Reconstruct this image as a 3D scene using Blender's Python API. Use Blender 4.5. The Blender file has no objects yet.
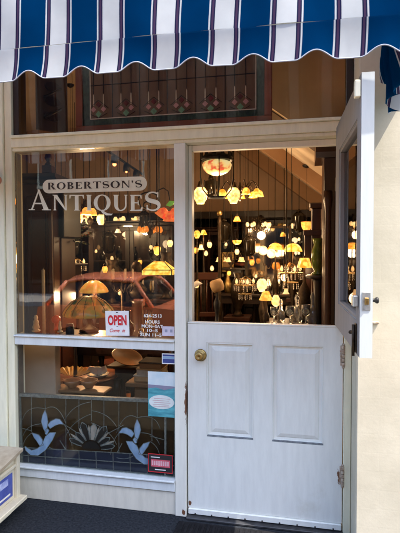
import bpy, bmesh, math, random
from math import sin, cos, pi, radians
from mathutils import Vector, Matrix
random.seed(7)
C = bpy.context.scene
COL = C.collection

# ------------------------------------------------------------------ camera
F, YAW, PIT, ROL = 483.9, -.2076098, .0317466, -.00203105
CAM = Vector((.669884542, -2.80554, 1.60342744))
def ray(px, py):
    a, b = (px-200)/F, (py-266.5)/F
    cr, sr = cos(ROL), sin(ROL)
    u, v = a*cr+b*sr, -a*sr+b*cr
    x, z2 = u, -v
    cp, sp = cos(PIT), sin(PIT)
    y, z = cp+z2*sp, -sp+z2*cp
    cy, sy = cos(YAW), sin(YAW)
    return Vector((x*cy+y*sy, -x*sy+y*cy, z))
def at(px, py, Y):
    d = ray(px, py); t = (Y-CAM.y)/d.y
    return CAM+d*t
cam = bpy.data.cameras.new('camera'); co = bpy.data.objects.new('camera', cam); COL.objects.link(co)
fw = ray(200, 266.5).normalized(); up = (ray(200, 166.5)-ray(200, 266.5)).normalized(); rt = fw.cross(up).normalized()
up = rt.cross(fw)
co.matrix_world = Matrix(((rt.x, up.x, -fw.x, CAM.x), (rt.y, up.y, -fw.y, CAM.y), (rt.z, up.z, -fw.z, CAM.z), (0, 0, 0, 1)))
cam.sensor_fit = 'HORIZONTAL'; cam.sensor_width = 36; cam.lens = 36*F/400; cam.clip_start = .05; cam.clip_end = 2000
cam.dof.use_dof = True; cam.dof.focus_distance = 2.75; cam.dof.aperture_fstop = 5.6
C.camera = co

# ------------------------------------------------------------------ look
C.view_settings.view_transform = 'Standard'; C.view_settings.look = 'None'
C.view_settings.exposure = 2.52; C.view_settings.gamma = 1; C.view_settings.use_curve_mapping = False
try:
    C.cycles.use_denoising = True; C.cycles.max_bounces = 10; C.cycles.transparent_max_bounces = 16
    C.cycles.sample_clamp_indirect = 4; C.cycles.caustics_reflective = False; C.cycles.caustics_refractive = False
except Exception: pass
AZ, EL = 70.0, 61.0        # sun: degrees to the right of the outward facade normal, elevation
sd = Vector((sin(radians(AZ))*cos(radians(EL)), -cos(radians(AZ))*cos(radians(EL)), sin(radians(EL))))
w = bpy.data.worlds.new('World'); C.world = w; w.use_nodes = True
nt = w.node_tree; bg = nt.nodes['Background']
sky = nt.nodes.new('ShaderNodeTexSky'); sky.sky_type = 'NISHITA'; sky.sun_disc = False; sky.dust_density = 2.0; sky.air_density = 1.0; sky.ozone_density = .5
sky.sun_elevation = radians(EL); sky.sun_rotation = math.atan2(sd.x, sd.y)
nt.links.new(sky.outputs[0], bg.inputs[0]); bg.inputs[1].default_value = .15
sl = bpy.data.lights.new('sun', 'SUN'); sl.energy = 2.1; sl.angle = radians(.6); sl.color = (1, .93, .82)
so = bpy.data.objects.new('sun', sl); COL.objects.link(so); so.rotation_euler = sd.to_track_quat('Z', 'Y').to_euler()

# ------------------------------------------------------------------ materials
MATS = {}
def nodes(name):
    m = bpy.data.materials.new(name); m.use_nodes = True
    n = m.node_tree; p = n.nodes['Principled BSDF']
    return m, n, p
def lk(n, a, b): n.links.new(a, b)
def rgb(c): return (c[0], c[1], c[2], 1)
def ramp(n, stops, interp='LINEAR'):
    r = n.nodes.new('ShaderNodeValToRGB'); r.color_ramp.interpolation = interp
    e = r.color_ramp.elements
    while len(e) < len(stops): e.new(.5)
    for k, (p, c) in enumerate(stops): e[k].position = p; e[k].color = rgb(c)
    return r
def noise(n, scale, detail=4, rough=.6, coord='Object', sc=None):
    t = n.nodes.new('ShaderNodeTexCoord'); x = n.nodes.new('ShaderNodeTexNoise')
    x.inputs['Scale'].default_value = scale; x.inputs['Detail'].default_value = detail; x.inputs['Roughness'].default_value = rough
    if sc:
        mp = n.nodes.new('ShaderNodeMapping'); mp.inputs['Scale'].default_value = sc
        lk(n, t.outputs[coord], mp.inputs[0]); lk(n, mp.outputs[0], x.inputs[0])
    else: lk(n, t.outputs[coord], x.inputs[0])
    return x
def bump(n, p, src, strength, dist=.01):
    b = n.nodes.new('ShaderNodeBump'); b.inputs['Strength'].default_value = strength; b.inputs['Distance'].default_value = dist
    lk(n, src, b.inputs['Height']); lk(n, b.outputs[0], p.inputs['Normal'])
def varied(name, c1, c2, scale=6, rough=.6, metal=0, bmp=0, bscale=None, sc=None, detail=5, lo=.35, hi=.65, spec=.5, bdist=.004):
    if name in MATS: return MATS[name]
    m, n, p = nodes(name)
    x = noise(n, scale, detail, .6, 'Object', sc)
    r = ramp(n, [(lo, c1), (hi, c2)]); lk(n, x.outputs[0], r.inputs[0]); lk(n, r.outputs[0], p.inputs['Base Color'])
    p.inputs['Roughness'].default_value = rough; p.inputs['Metallic'].default_value = metal
    p.inputs['Specular IOR Level'].default_value = spec
    if bmp:
        y = noise(n, bscale or scale*4, 4, .6, 'Object', sc) ; bump(n, p, y.outputs[0], bmp, bdist)
    MATS[name] = m; return m
def paint(name, c, dirt=.9, rough=.45, bmp=.15, wear=None, wearpos=None):
    """brushed oil paint: faint vertical streaks, a little grime; optional chipped rust near listed points"""
    if name in MATS: return MATS[name]
    m, n, p = nodes(name)
    x = noise(n, 9, 6, .65, 'Object', (3, 3, .5))
    d = tuple(k*dirt for k in c)
    r = ramp(n, [(.3, d), (.62, c)]); lk(n, x.outputs[0], r.inputs[0])
    out = r.outputs[0]
    g = noise(n, 2.3, 7, .7)
    gr = ramp(n, [(.60, (0, 0, 0)), (.78, (1, 1, 1))]); lk(n, g.outputs[0], gr.inputs[0])
    mx = n.nodes.new('ShaderNodeMix'); mx.data_type = 'RGBA'; mx.inputs[7].default_value = rgb((c[0]*.72, c[1]*.68, c[2]*.6))
    ml = n.nodes.new('ShaderNodeMath'); ml.operation = 'MULTIPLY'; ml.inputs[1].default_value = .6
    lk(n, gr.outputs[0], ml.inputs[0]); lk(n, ml.outputs[0], mx.inputs[0]); lk(n, out, mx.inputs[6]); out = mx.outputs[2]
    if wearpos:
        tc = n.nodes.new('ShaderNodeTexCoord'); acc = None
        for (pos, rad) in wearpos:
            vm = n.nodes.new('ShaderNodeVectorMath'); vm.operation = 'SUBTRACT'; vm.inputs[1].default_value = pos
            lk(n, tc.outputs['Object'], vm.inputs[0])
            vs = n.nodes.new('ShaderNodeVectorMath'); vs.operation = 'MULTIPLY'; vs.inputs[1].default_value = (1/rad[0], 1/.1, 1/rad[1])
            lk(n, vm.outputs[0], vs.inputs[0])
            ln = n.nodes.new('ShaderNodeVectorMath'); ln.operation = 'LENGTH'; lk(n, vs.outputs[0], ln.inputs[0])
            if acc is None: acc = ln.outputs['Value']
            else:
                mn = n.nodes.new('ShaderNodeMath'); mn.operation = 'MINIMUM'; lk(n, acc, mn.inputs[0]); lk(n, ln.outputs['Value'], mn.inputs[1]); acc = mn.outputs[0]
        wn = noise(n, 55, 5, .7, 'Object', (1, 1, .5))
        a1 = n.nodes.new('ShaderNodeMath'); a1.operation = 'MULTIPLY_ADD'; a1.inputs[1].default_value = -.42; a1.inputs[2].default_value = .42
        lk(n, acc, a1.inputs[0])
        a2 = n.nodes.new('ShaderNodeMath'); a2.operation = 'ADD'; lk(n, a1.outputs[0], a2.inputs[0]); lk(n, wn.outputs[0], a2.inputs[1])
        wr = ramp(n, [(.62, (0, 0, 0)), (.70, (1, 1, 1))]); lk(n, a2.outputs[0], wr.inputs[0])
        m2 = n.nodes.new('ShaderNodeMix'); m2.data_type = 'RGBA'; m2.inputs[7].default_value = rgb(wear)
        lk(n, wr.outputs[0], m2.inputs[0]); lk(n, out, m2.inputs[6]); out = m2.outputs[2]
    lk(n, out, p.inputs['Base Color'])
    p.inputs['Roughness'].default_value = rough
    y = noise(n, 30, 5, .6, 'Object', (2, 2, .25)); bump(n, p, y.outputs[0], bmp, .003)
    MATS[name] = m; return m
def plain(name, c, rough=.5, metal=0, spec=.5):
    if name in MATS: return MATS[name]
    return varied(name, tuple(k*.85 for k in c), c, 14, rough, metal, spec=spec)
def glow(name, c1, c2, s, scale=18, c3=None, rough=.3):
    """lit glass shade"""
    if name in MATS: return MATS[name]
    m, n, p = nodes(name)
    x = noise(n, scale, 3, .5)
    st = [(.38, c1), (.6, c2)]
    if c3: st = [(.36, c3), (.46, c1), (.64, c2)]
    r = ramp(n, st); lk(n, x.outputs[0], r.inputs[0])
    lk(n, r.outputs[0], p.inputs['Base Color']); lk(n, r.outputs[0], p.inputs['Emission Color'])
    p.inputs['Emission Strength'].default_value = s; p.inputs['Roughness'].default_value = rough
    MATS[name] = m; return m
def pane_mat(name, tint=(1, 1, 1), k=1.25, ior=1.5):
    if name in MATS: return MATS[name]
    m = bpy.data.materials.new(name); m.use_nodes = True; n = m.node_tree; n.nodes.remove(n.nodes['Principled BSDF'])
    o = n.nodes['Material Output']; t = n.nodes.new('ShaderNodeBsdfTransparent'); t.inputs[0].default_value = rgb(tint)
    g = n.nodes.new('ShaderNodeBsdfGlossy'); g.inputs['Roughness'].default_value = .0
    f = n.nodes.new('ShaderNodeFresnel'); f.inputs[0].default_value = ior
    mu = n.nodes.new('ShaderNodeMath'); mu.operation = 'MULTIPLY'; mu.inputs[1].default_value = k; mu.use_clamp = True
    lk(n, f.outputs[0], mu.inputs[0]); mx = n.nodes.new('ShaderNodeMixShader')
    x = noise(n, 5, 3, .55); b = n.nodes.new('ShaderNodeBump'); b.inputs['Strength'].default_value = .010; b.inputs['Distance'].default_value = .02
    lk(n, x.outputs[0], b.inputs['Height']); lk(n, b.outputs[0], g.inputs['Normal'])
    lk(n, mu.outputs[0], mx.inputs[0]); lk(n, t.outputs[0], mx.inputs[1]); lk(n, g.outputs[0], mx.inputs[2]); lk(n, mx.outputs[0], o.inputs[0])
    MATS[name] = m; return m
def coloured_glass(name, c, c2=None, alpha=.6, scale=25, rough=.15):
    """leaded glass: partly see-through, streaky"""
    if name in MATS: return MATS[name]
    m, n, p = nodes(name); o = n.nodes['Material Output']
    x = noise(n, scale, 4, .6, 'Object', (1, 1, .5)); r = ramp(n, [(.3, c), (.7, c2 or tuple(k*.6 for k in c))]); lk(n, x.outputs[0], r.inputs[0])
    lk(n, r.outputs[0], p.inputs['Base Color']); p.inputs['Roughness'].default_value = rough
    t = n.nodes.new('ShaderNodeBsdfTransparent'); lk(n, r.outputs[0], t.inputs[0])
    mx = n.nodes.new('ShaderNodeMixShader'); mx.inputs[0].default_value = alpha
    lk(n, t.outputs[0], mx.inputs[1]); lk(n, p.outputs[0], mx.inputs[2]); lk(n, mx.outputs[0], o.inputs[0])
    MATS[name] = m; return m
def clear_glass(name, c=(.9, .95, .95)):
    if name in MATS: return MATS[name]
    m, n, p = nodes(name); p.inputs['Base Color'].default_value = rgb(c); p.inputs['Transmission Weight'].default_value = .9
    p.inputs['Roughness'].default_value = .05; p.inputs['IOR'].default_value = 1.45
    MATS[name] = m; return m

CHIP = (.16, .07, .035)
M_door = paint('door paint', (.76, .77, .72), .90, .4, .12, CHIP, [((.893, -.01, .33), (.03, .06)), ((.897, 0, 1.02), (.02, .06)), ((.015, 0, .08), (.014, .02))])
M_frame = paint('frame paint', (.78, .765, .675), .9, .45, .18, CHIP, [((-.005, -.02, .70), (.011, .15)), ((-.02, -.02, .03), (.014, .03))])
M_cream = paint('cream paint', (.80, .765, .57), .86, .5, .2)
M_grey = paint('grey brown paint', (.36, .33, .29), .85, .5, .2)
M_bulk = paint('bulkhead paint', (.70, .66, .55), .86, .6, .35)
M_sill = paint('sill paint', (.68, .71, .70), .85, .45, .2)
M_dark = varied('dark wood', (.012, .007, .005), (.032, .017, .010), 5, .35, sc=(1, 1, .15), bmp=.1)
M_red = varied('mahogany', (.028, .010, .006), (.07, .024, .013), 5, .3, sc=(1, 1, .12), bmp=.1)
M_oak = varied('oak wood', (.16, .075, .03), (.28, .14, .055), 7, .4, sc=(.2, 1, 1), bmp=.1)
M_brass = varied('aged brass', (.26, .16, .055), (.52, .36, .14), 30, .4, 1)
M_dbrass = varied('dark bronze', (.022, .014, .008), (.06, .038, .02), 30, .5, .7)
M_iron = varied('black iron', (.012, .011, .011), (.03, .028, .027), 30, .5, .6)
M_rust = varied('rusty hinge', (.30, .2, .13), (.55, .47, .38), 60, .6, .3, bmp=.3)
M_steel = varied('worn steel', (.45, .45, .43), (.68, .68, .66), 50, .35, .9)
M_white = plain('white enamel', (.78, .77, .72), .35)
M_lead = varied('lead came', (.10, .115, .11), (.22, .24, .23), 60, .55, .4)
M_pane = pane_mat('window glass', (.95, .96, .95), 1.5)
M_tan = varied('warm plaster', (.32, .21, .13), (.42, .28, .18), 1.6, .85, bmp=.1)
M_tan2 = varied('painted beam', (.27, .15, .075), (.34, .20, .105), 2, .8)
M_floorw = varied('shop floorboards', (.035, .018, .01), (.08, .042, .022), 3, .5, sc=(1, .1, 1))

# ------------------------------------------------------------------ mesh builder
class MB:
    def __init__(s): s.bm = bmesh.new()
    def _xf(s, vs, mat):
        if mat is not None: bmesh.ops.transform(s.bm, matrix=mat, verts=vs)
        return s
    def box(s, x0, x1, y0, y1, z0, z1, bev=0, mat=None, seg=1):
        r = bmesh.ops.create_cube(s.bm, size=1); v = r['verts']
        for q in v: q.co = Vector(((x0+x1)/2+q.co.x*(x1-x0), (y0+y1)/2+q.co.y*(y1-y0), (z0+z1)/2+q.co.z*(z1-z0)))
        if bev:
            ed = list({e for q in v for e in q.link_edges})
            o = bmesh.ops.bevel(s.bm, geom=ed, offset=bev, segments=seg, affect='EDGES', profile=.6)
            v = list({q for f in o['faces'] for q in f.verts} | {q for q in v if q.is_valid})
        return s._xf(v, mat)
    def lathe(s, prof, loc=(0, 0, 0), seg=20, mat=None, sq=None, wob=0):
        rings = []; allv = []
        for (r, z) in prof:
            ring = []
            for k in range(seg):
                a = 2*pi*k/seg; rr = max(r, 1e-4)*(1+wob*cos(a*(seg//3)))
                x, y = rr*cos(a), rr*sin(a)
                if sq: x *= sq[0]; y *= sq[1]
                ring.append(s.bm.verts.new((loc[0]+x, loc[1]+y, loc[2]+z)))
            rings.append(ring); allv += ring
        for a, b in zip(rings, rings[1:]):
            for k in range(seg):
                f = s.bm.faces.new((a[k], a[(k+1) % seg], b[(k+1) % seg], b[k])); f.smooth = True
        if prof[0][0] > .0002: s.bm.faces.new(list(reversed(rings[0])))
        if prof[-1][0] > .0002: s.bm.faces.new(rings[-1])
        return s._xf(allv, mat)
    def tube(s, pts, r, seg=8, mat=None, r1=None):
        pts = [Vector(p) for p in pts]; rings = []; allv = []
        n = len(pts)
        for i, p in enumerate(pts):
            d = (pts[min(i+1, n-1)]-pts[max(i-1, 0)]).normalized()
            u = d.cross(Vector((0, 0, 1)));
            if u.length < .01: u = d.cross(Vector((1, 0, 0)))
            u.normalize(); v = d.cross(u).normalized()
            rr = r if r1 is None else r+(r1-r)*i/(n-1)
            ring = [s.bm.verts.new(p+u*rr*cos(2*pi*k/seg)+v*rr*sin(2*pi*k/seg)) for k in range(seg)]
            rings.append(ring); allv += ring
        for a, b in zip(rings, rings[1:]):
            for k in range(seg):
                f = s.bm.faces.new((a[k], a[(k+1) % seg], b[(k+1) % seg], b[k])); f.smooth = True
        s.bm.faces.new(list(reversed(rings[0]))); s.bm.faces.new(rings[-1])
        return s._xf(allv, mat)
    def prism(s, poly, d0, d1, plane='xz', mat=None):
        """extrude a 2-D outline; plane xz: extruded along y, xy: along z, yz: along x"""
        def mk(a, b, d): return {'xz': (a, d, b), 'xy': (a, b, d), 'yz': (d, a, b)}[plane]
        A = [s.bm.verts.new(mk(a, b, d0)) for a, b in poly]; B = [s.bm.verts.new(mk(a, b, d1)) for a, b in poly]
        n = len(poly)
        s.bm.faces.new(A); s.bm.faces.new(list(reversed(B)))
        for k in range(n): s.bm.faces.new((A[k], B[k], B[(k+1) % n], A[(k+1) % n]))
        return s._xf(A+B, mat)
    def ball(s, loc, r, sq=(1, 1, 1), seg=16):
        prof = [(r*sin(pi*k/10), -r*cos(pi*k/10)) for k in range(11)]
        m = Matrix.Translation(loc) @ Matrix.Diagonal((sq[0], sq[1], sq[2], 1))
        return s.lathe(prof, (0, 0, 0), seg, m)
    def build(s, name, mat, parent=None, loc=None, **props):
        bmesh.ops.recalc_face_normals(s.bm, faces=s.bm.faces)
        me = bpy.data.meshes.new(name); s.bm.to_mesh(me); s.bm.free()
        o = bpy.data.objects.new(name, me); COL.objects.link(o); me.materials.append(mat)
        if parent: o.parent = parent
        if loc: o.location = loc
        for k, v in props.items(): o[k] = v
        return o
def thing(name, label, cat, loc=(0, 0, 0), rz=0, group=None):
    o = bpy.data.objects.new(name, None); COL.objects.link(o); o.location = loc; o.rotation_euler = (0, 0, rz)
    o['label'] = label; o['category'] = cat
    if group: o['group'] = group
    o.empty_display_size = .1
    return o
def tag(o, label, cat, group=None):
    o['label'] = label; o['category'] = cat
    if group: o['group'] = group
    return o
def struct(name, mb, mat): return mb.build(name, mat, None, kind='structure')
def copy_tree(o, parent=None):
    c = o.copy(); COL.objects.link(c); c.parent = parent
    for ch in list(o.children): copy_tree(ch, c)
    return c
def lettering(name, body, size, loc, mat, parent, width=None, height=None, bold=0, shear=0, extrude=.0006, rot=(pi/2, 0, 0), align='CENTER', space=1, facing=1):
    cu = bpy.data.curves.new(name, 'FONT'); cu.body = body; cu.size = size; cu.align_x = align; cu.align_y = 'BOTTOM_BASELINE'
    cu.offset = bold; cu.shear = shear; cu.extrude = extrude; cu.space_character = space; cu.resolution_u = 3
    tmp = bpy.data.objects.new('tmp', cu); COL.objects.link(tmp)
    dg = bpy.context.evaluated_depsgraph_get(); me = bpy.data.meshes.new_from_object(tmp.evaluated_get(dg))
    bpy.data.objects.remove(tmp); me.name = name
    xs = [v.co.x for v in me.vertices]; ys = [v.co.y for v in me.vertices]
    if xs:
        sx = width/(max(xs)-min(xs)) if width else 1; sy = height/(max(ys)-min(ys)) if height else (sx if width else 1)
        cx = (max(xs)+min(xs))/2 if align == 'CENTER' else 0
        for v in me.vertices: v.co.x = (v.co.x-cx)*sx; v.co.y *= sy
    me.materials.clear(); me.materials.append(mat)
    o = bpy.data.objects.new(name, me); COL.objects.link(o); o.location = loc; o.rotation_euler = rot
    if parent: o.parent = parent
    return o
def arc(cx, cy, rx, ry, a0, a1, n=10): return [(cx+rx*cos(radians(a0+(a1-a0)*k/n)), cy+ry*sin(radians(a0+(a1-a0)*k/n))) for k in range(n+1)]
def bez(p0, p1, p2, n=8): return [((1-t)**2*p0[0]+2*t*(1-t)*p1[0]+t*t*p2[0], (1-t)**2*p0[1]+2*t*(1-t)*p1[1]+t*t*p2[1]) for t in [k/n for k in range(n+1)]]

# ------------------------------------------------------------------ ground and street
M_asph = varied('asphalt', (.036, .035, .033), (.06, .058, .054), 9, 1.0, spec=.15, bmp=.5, bscale=220, lo=.3, hi=.7)
M_pave = varied('pavement asphalt', (.008, .010, .014), (.036, .040, .047), 70, 1.0, spec=.1, detail=12, bmp=.8, bscale=160, lo=.28, hi=.74)
M_kerb = varied('kerb concrete', (.28, .27, .25), (.38, .37, .34), 12, .85, bmp=.3)
g = MB(); g.box(-400, 400, -400, 60, -.6, -.15); struct('ground', g, M_asph)
g = MB(); g.box(-60, 60, -1.297, .02, -.14, 0); struct('pavement', g, M_pave)
M_slab = varied('pavement concrete', (.15, .135, .105), (.21, .19, .155), 5, .95, bmp=.4, bscale=90, spec=.1)
g = MB()
for k in range(-14, 14): g.box(k*1.2+.004, k*1.2+1.196, -3.149, -1.303, -.139, .001, .005)
struct('pavement_slabs', g, M_slab)
g = MB()
for k in range(-12, 12): g.box(k*1.5+.003, k*1.5+1.497, -3.32, -3.153, -.145, .006, .012)
struct('kerb', g, varied('dark kerb', (.025, .025, .027), (.04, .04, .042), 12, .9, bmp=.3, spec=.2))
g = MB(); g.box(-60, 60, -11, -3.325, -.149, -.142); struct('road', g, M_asph)
g = MB(); g.box(-60, 60, -14, -11.2, -.149, -.005); struct('pavement', g, M_kerb)

# ------------------------------------------------------------------ SHOPFRONT
shop = thing('shop_front', 'cream painted antique shop front with big window and white half door', 'shopfront')
def sp(name, mat, *boxes, parent=None, bev=.003, **kw):
    mb = MB()
    for b in boxes: mb.box(*b, bev=bev)
    return mb.build(name, mat, parent or shop, **kw)
# left pilaster wall and right pier with its return
sp('pilaster', M_cream, (-4, -1.192, -.035, .14, 0, 3.6))
def pier_mat():
    m, n, p = nodes('pier stucco')
    x = noise(n, 3, 6, .7); r = ramp(n, [(.3, (.47, .42, .31)), (.62, (.58, .52, .395))]); lk(n, x.outputs[0], r.inputs[0]); lk(n, r.outputs[0], p.inputs['Base Color'])
    p.inputs['Roughness'].default_value = .75
    b = n.nodes.new('ShaderNodeTexBrick'); t = n.nodes.new('ShaderNodeTexCoord'); mp = n.nodes.new('ShaderNodeMapping'); mp.inputs['Rotation'].default_value = (pi/2, 0, 0)
    lk(n, t.outputs['Object'], mp.inputs[0]); lk(n, mp.outputs[0], b.inputs[0])
    b.inputs['Scale'].default_value = 2.6; b.inputs['Mortar Size'].default_value = .012; b.inputs['Mortar Smooth'].default_value = .9
    b.inputs['Color1'].default_value = (.9, .9, .9, 1); b.inputs['Color2'].default_value = (1, 1, 1, 1); b.inputs['Mortar'].default_value = (.75, .75, .75, 1)
    y = noise(n, 26, 6, .7); ad = n.nodes.new('ShaderNodeMath'); ad.operation = 'MULTIPLY_ADD'; ad.inputs[1].default_value = .35
    lk(n, b.outputs[0], ad.inputs[0]); lk(n, y.outputs[0], ad.inputs[2]); bump(n, p, ad.outputs[0], .20, .004)
    return m
sp('pier', pier_mat(), (.945, 4.5, -.25, .2, 0, 3.6), bev=.006)
# front wall above the transom (behind the awning)
sp('fascia', M_cream, (-1.19, .943, -.02, .12, 2.86, 3.6))
# posts, rails
sp('jamb', M_cream, (-1.19, -1.14, -.02, .10, 0, 2.855))
sp('window_post', M_frame, (-.073, -.004, -.022, .10, .002, 2.24))
sp('door_jamb', M_cream, (.902, .943, -.012, .12, .002, 2.24))
sp('door_jamb', M_frame, (-.003, .018, .052, .12, .002, 2.24))
lint = sp('lintel', M_cream, (-1.138, .943, -.03, .12, 2.262, 2.318))
sp('moulding', M_cream, (-1.138, .943, -.045, .11, 2.3185, 2.336), (-1.138, .943, -.018, .11, 2.241, 2.2615), parent=lint)
sp('door_stop', M_frame, (.02, .90, .055, .10, 2.205, 2.2395))
for q in ((-1.139, -1.10), (.905, .943)): sp('transom_bar', M_dark, (q[0], q[1], .0, .09, 2.338, 2.855))
rail = sp('window_rail', M_sill, (-1.138, -.075, -.02, .09, 1.005, 1.058))
sp('ledge', M_sill, (-1.138, -.075, -.034, .03, 1.0585, 1.07), parent=rail)
sill = sp('sill', M_sill, (-1.139, -.074, -.022, .12, .147, .205))
sp('ledge', M_sill, (-1.138, -.075, -.036, .03, .2055, .218), parent=sill)
sp('bulkhead', M_bulk, (-1.139, -.074, -.008, .11, .0, .146))
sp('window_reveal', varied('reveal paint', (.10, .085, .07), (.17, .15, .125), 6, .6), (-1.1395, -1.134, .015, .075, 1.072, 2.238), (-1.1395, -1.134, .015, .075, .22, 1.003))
sp('threshold', varied('threshold metal', (.03, .03, .033), (.07, .07, .075), 20, .5, .5), (.0, .9, -.05, .12, .002, .016))
tp = sp('transom_pane', pane_mat('transom glass', (.92, .88, .82), .35), (-1.10, .905, .03, .034, 2.338, 2.855), bev=0)
up_pane = sp('window_pane', M_pane, (-1.137, -.074, .010, .014, 1.0705, 2.2405), bev=0)
lo_pane = sp('window_pane', pane_mat('lower window glass', (.95, .96, .95), .22), (-1.137, -.074, .010, .014, .2185, 1.0045), bev=0)
sp('hook', M_rust, (1.012, 1.05, -.268, -.25, 1.237, 1.249))
# -- window lettering: pill and hand-built serif capitals
M_gold = plain('cream sign paint', (.80, .78, .64), .6)
M_ink = plain('dark sign paint', (.035, .022, .016), .6)
yl = .0085
px0, px1, pz0, pz1 = -.935, -.253, 1.978, 2.055
# pill follows the photo's corners
pill = MB(); rr = .043; zc = 2.0145; xl, xr = -.943+rr, -.250-rr
pill.prism([(xl+rr*cos(radians(a)), zc+rr*sin(radians(a))) for a in range(90, 271, 15)]+[(xr+rr*cos(radians(a)), zc+rr*sin(radians(a))) for a in range(-90, 91, 15)], yl-.0002, yl+.0008)
pill = pill.build('sign_panel', M_gold, up_pane)
def serif(ch):
    """filled outlines of a bold Roman capital, unit height; returns (list of convex-ish polygons, advance)"""
    T, t, sv, sh = .20, .075, .05, .055      # thick, thin, serif overhang, serif height
    P = []
    def stem(x, wd, z0=0, z1=1, top=True, bot=True):
        P.append([(x, z0), (x+wd, z0), (x+wd, z1), (x, z1)])
        if bot: P.append([(x-sv, z0), (x+wd+sv, z0), (x+wd+sv, z0+sh*.6), (x+wd, z0+sh), (x, z0+sh), (x-sv, z0+sh*.6)])
        if top: P.append([(x-sv, z1-sh*.6), (x, z1-sh), (x+wd, z1-sh), (x+wd+sv, z1-sh*.6), (x+wd+sv, z1), (x-sv, z1)])
    def ring(cx, cz, rx, rz, tx, tz, a0=0, a1=360, n=24):
        for k in range(n):
            A, B = radians(a0+(a1-a0)*k/n), radians(a0+(a1-a0)*(k+1)/n)
            P.append([(cx+rx*cos(A), cz+rz*sin(A)), (cx+rx*cos(B), cz+rz*sin(B)), (cx+(rx-tx)*cos(B), cz+(rz-tz)*sin(B)), (cx+(rx-tx)*cos(A), cz+(rz-tz)*sin(A))])
    def curve(pts, ws):
        Lf, Rt = [], []
        for k in range(len(pts)):
            (ax, az), (bx, bz) = pts[max(k-1, 0)], pts[min(k+1, len(pts)-1)]; L = math.hypot(bx-ax, bz-az) or 1; nx, nz = -(bz-az)/L, (bx-ax)/L
            Lf.append((pts[k][0]+nx*ws[k], pts[k][1]+nz*ws[k])); Rt.append((pts[k][0]-nx*ws[k], pts[k][1]-nz*ws[k]))
        P.append(Lf+Rt[::-1])
    if ch == 'A':
        P += [[(.06, 0), (.06+t, 0), (.44, .95), (.40, 1)], [(.36, 1), (.44, 1), (.84, 0), (.62, 0)], [(.20, .29), (.62, .29), (.62, .355), (.20, .355)],
              [(-.03, 0), (.23, 0), (.23, sh*.7), (-.03, sh*.7)], [(.54, 0), (.92, 0), (.92, sh*.7), (.54, sh*.7)]]; return P, .95
    if ch == 'N':
        stem(.07, t, bot=True, top=False); stem(.70, t, top=True, bot=False); P += [[(.0, 1), (.24, 1), (.775, 0), (.69, 0)], [(-.02, 1-sh*.7), (.18, 1-sh*.7), (.18, 1), (-.02, 1)]]; return P, .88
    if ch == 'T':
        stem(.30, T, top=False); P += [[(.0, 1-.075), (.80, 1-.075), (.80, 1), (.0, 1)], [(0, .76), (.045, .76), (.075, .93), (0, .93)], [(.755, .76), (.80, .76), (.80, .93), (.725, .93)]]; return P, .86
    if ch == 'I': stem(.06, T); return P, .36
    if ch in 'QO':
        ring(.46, .5, .46, .52, .205, .06)
        if ch == 'Q': curve([(.42, .04), (.52, -.10), (.70, -.22), (.95, -.24), (1.02, -.18)], [.06, .08, .075, .045, .01])
        return P, .98
    if ch == 'U':
        stem(.07, T, .35, 1, bot=False); stem(.66, t, .35, 1, bot=False); ring(.4025, .36, .3325, .375, .2, .075, 180, 270, 10); ring(.4025, .36, .3325, .375, .075, .075, 270, 360, 10); return P, .84
    if ch == 'E':
        stem(.06, T); P += [[(.2, 0), (.66, 0), (.68, .26), (.635, .26), (.58, .09), (.2, .07)], [(.2, 1), (.62, 1), (.64, .76), (.595, .76), (.55, .915), (.2, .93)],
              [(.2, .475), (.44, .475), (.44, .54), (.2, .54)], [(.43, .36), (.475, .36), (.475, .65), (.43, .65)]]; return P, .76
    if ch == 'S':
        pts = arc(.33, .735, .27, .225, 35, 180, 9)+arc(.33, .735, .27, .225, 180, 240, 4)[1:]+[(.40, .48)]+arc(.32, .265, .28, .225, 55, 0, 4)+arc(.32, .265, .28, .225, 0, -145, 9)[1:]
        ws = []
        for i in range(len(pts)):
            u = i/(len(pts)-1); ws.append(.035+.075*math.exp(-((u-.5)/.19)**2))
        curve(pts, ws)
        P += [[(.51, .70), (.56, .70), (.57, .98), (.53, .98)], [(.06, .03), (.10, .03), (.11, .31), (.055, .31)]]; return P, .70
    if ch == 'R':
        stem(.06, T); ring(.34, .74, .32, .26, .2, .07, -90, 90, 14); P += [[(.2, .93), (.34, .93), (.34, 1), (.2, 1)], [(.2, .48), (.34, .48), (.34, .55), (.2, .55)], [(.34, .50), (.48, .52), (.82, 0), (.58, 0)], [(.58, 0), (.86, 0), (.86, .05), (.58, .05)]]; return P, .86
    if ch == 'B':
        stem(.06, T); ring(.34, .755, .28, .245, .19, .07, -90, 90, 12); ring(.34, .265, .34, .265, .2, .07, -90, 90, 12)
        P += [[(.2, .93), (.34, .93), (.34, 1), (.2, 1)], [(.2, .48), (.34, .48), (.34, .54), (.2, .54)], [(.2, 0), (.34, 0), (.34, .07), (.2, .07)]]; return P, .76
    if ch == "'": P.append([(.05, .68), (.12, .68), (.18, 1), (.02, 1)]); return P, .28
    return P, .4
def serif_text(name, txt, x0, x1, z0, z1, hs, mat, y, sp_=.06):
    """set the word between x0 and x1, baseline running z0..z1 over the word; hs = height of each letter"""
    mb = MB(); adv = []; tot = 0
    for ch, h in zip(txt, hs):
        P, a = serif(ch); adv.append((P, a)); tot += (a+sp_)*h
    k = (x1-x0)/(tot-sp_*hs[-1]); x = x0; i = 0
    for (P, a), h in zip(adv, hs):
        for j, poly in enumerate(P):
            dz = y-.00003*(j % 23)      # overlapping strokes never share a plane
            q = [(x+u*h*k, z0+(z1-z0)*(x+u*h*k-x0)/(x1-x0)+v*h) for u, v in poly]
            mb.prism(q, dz-.0006, dz)
        x += (a+sp_)*h*k
    return mb.build(name, mat, up_pane)
za, zb_ = at(28, 209.5, 0).z, at(161, 220.5, 0).z
lA = 'ANTIQUES'
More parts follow.
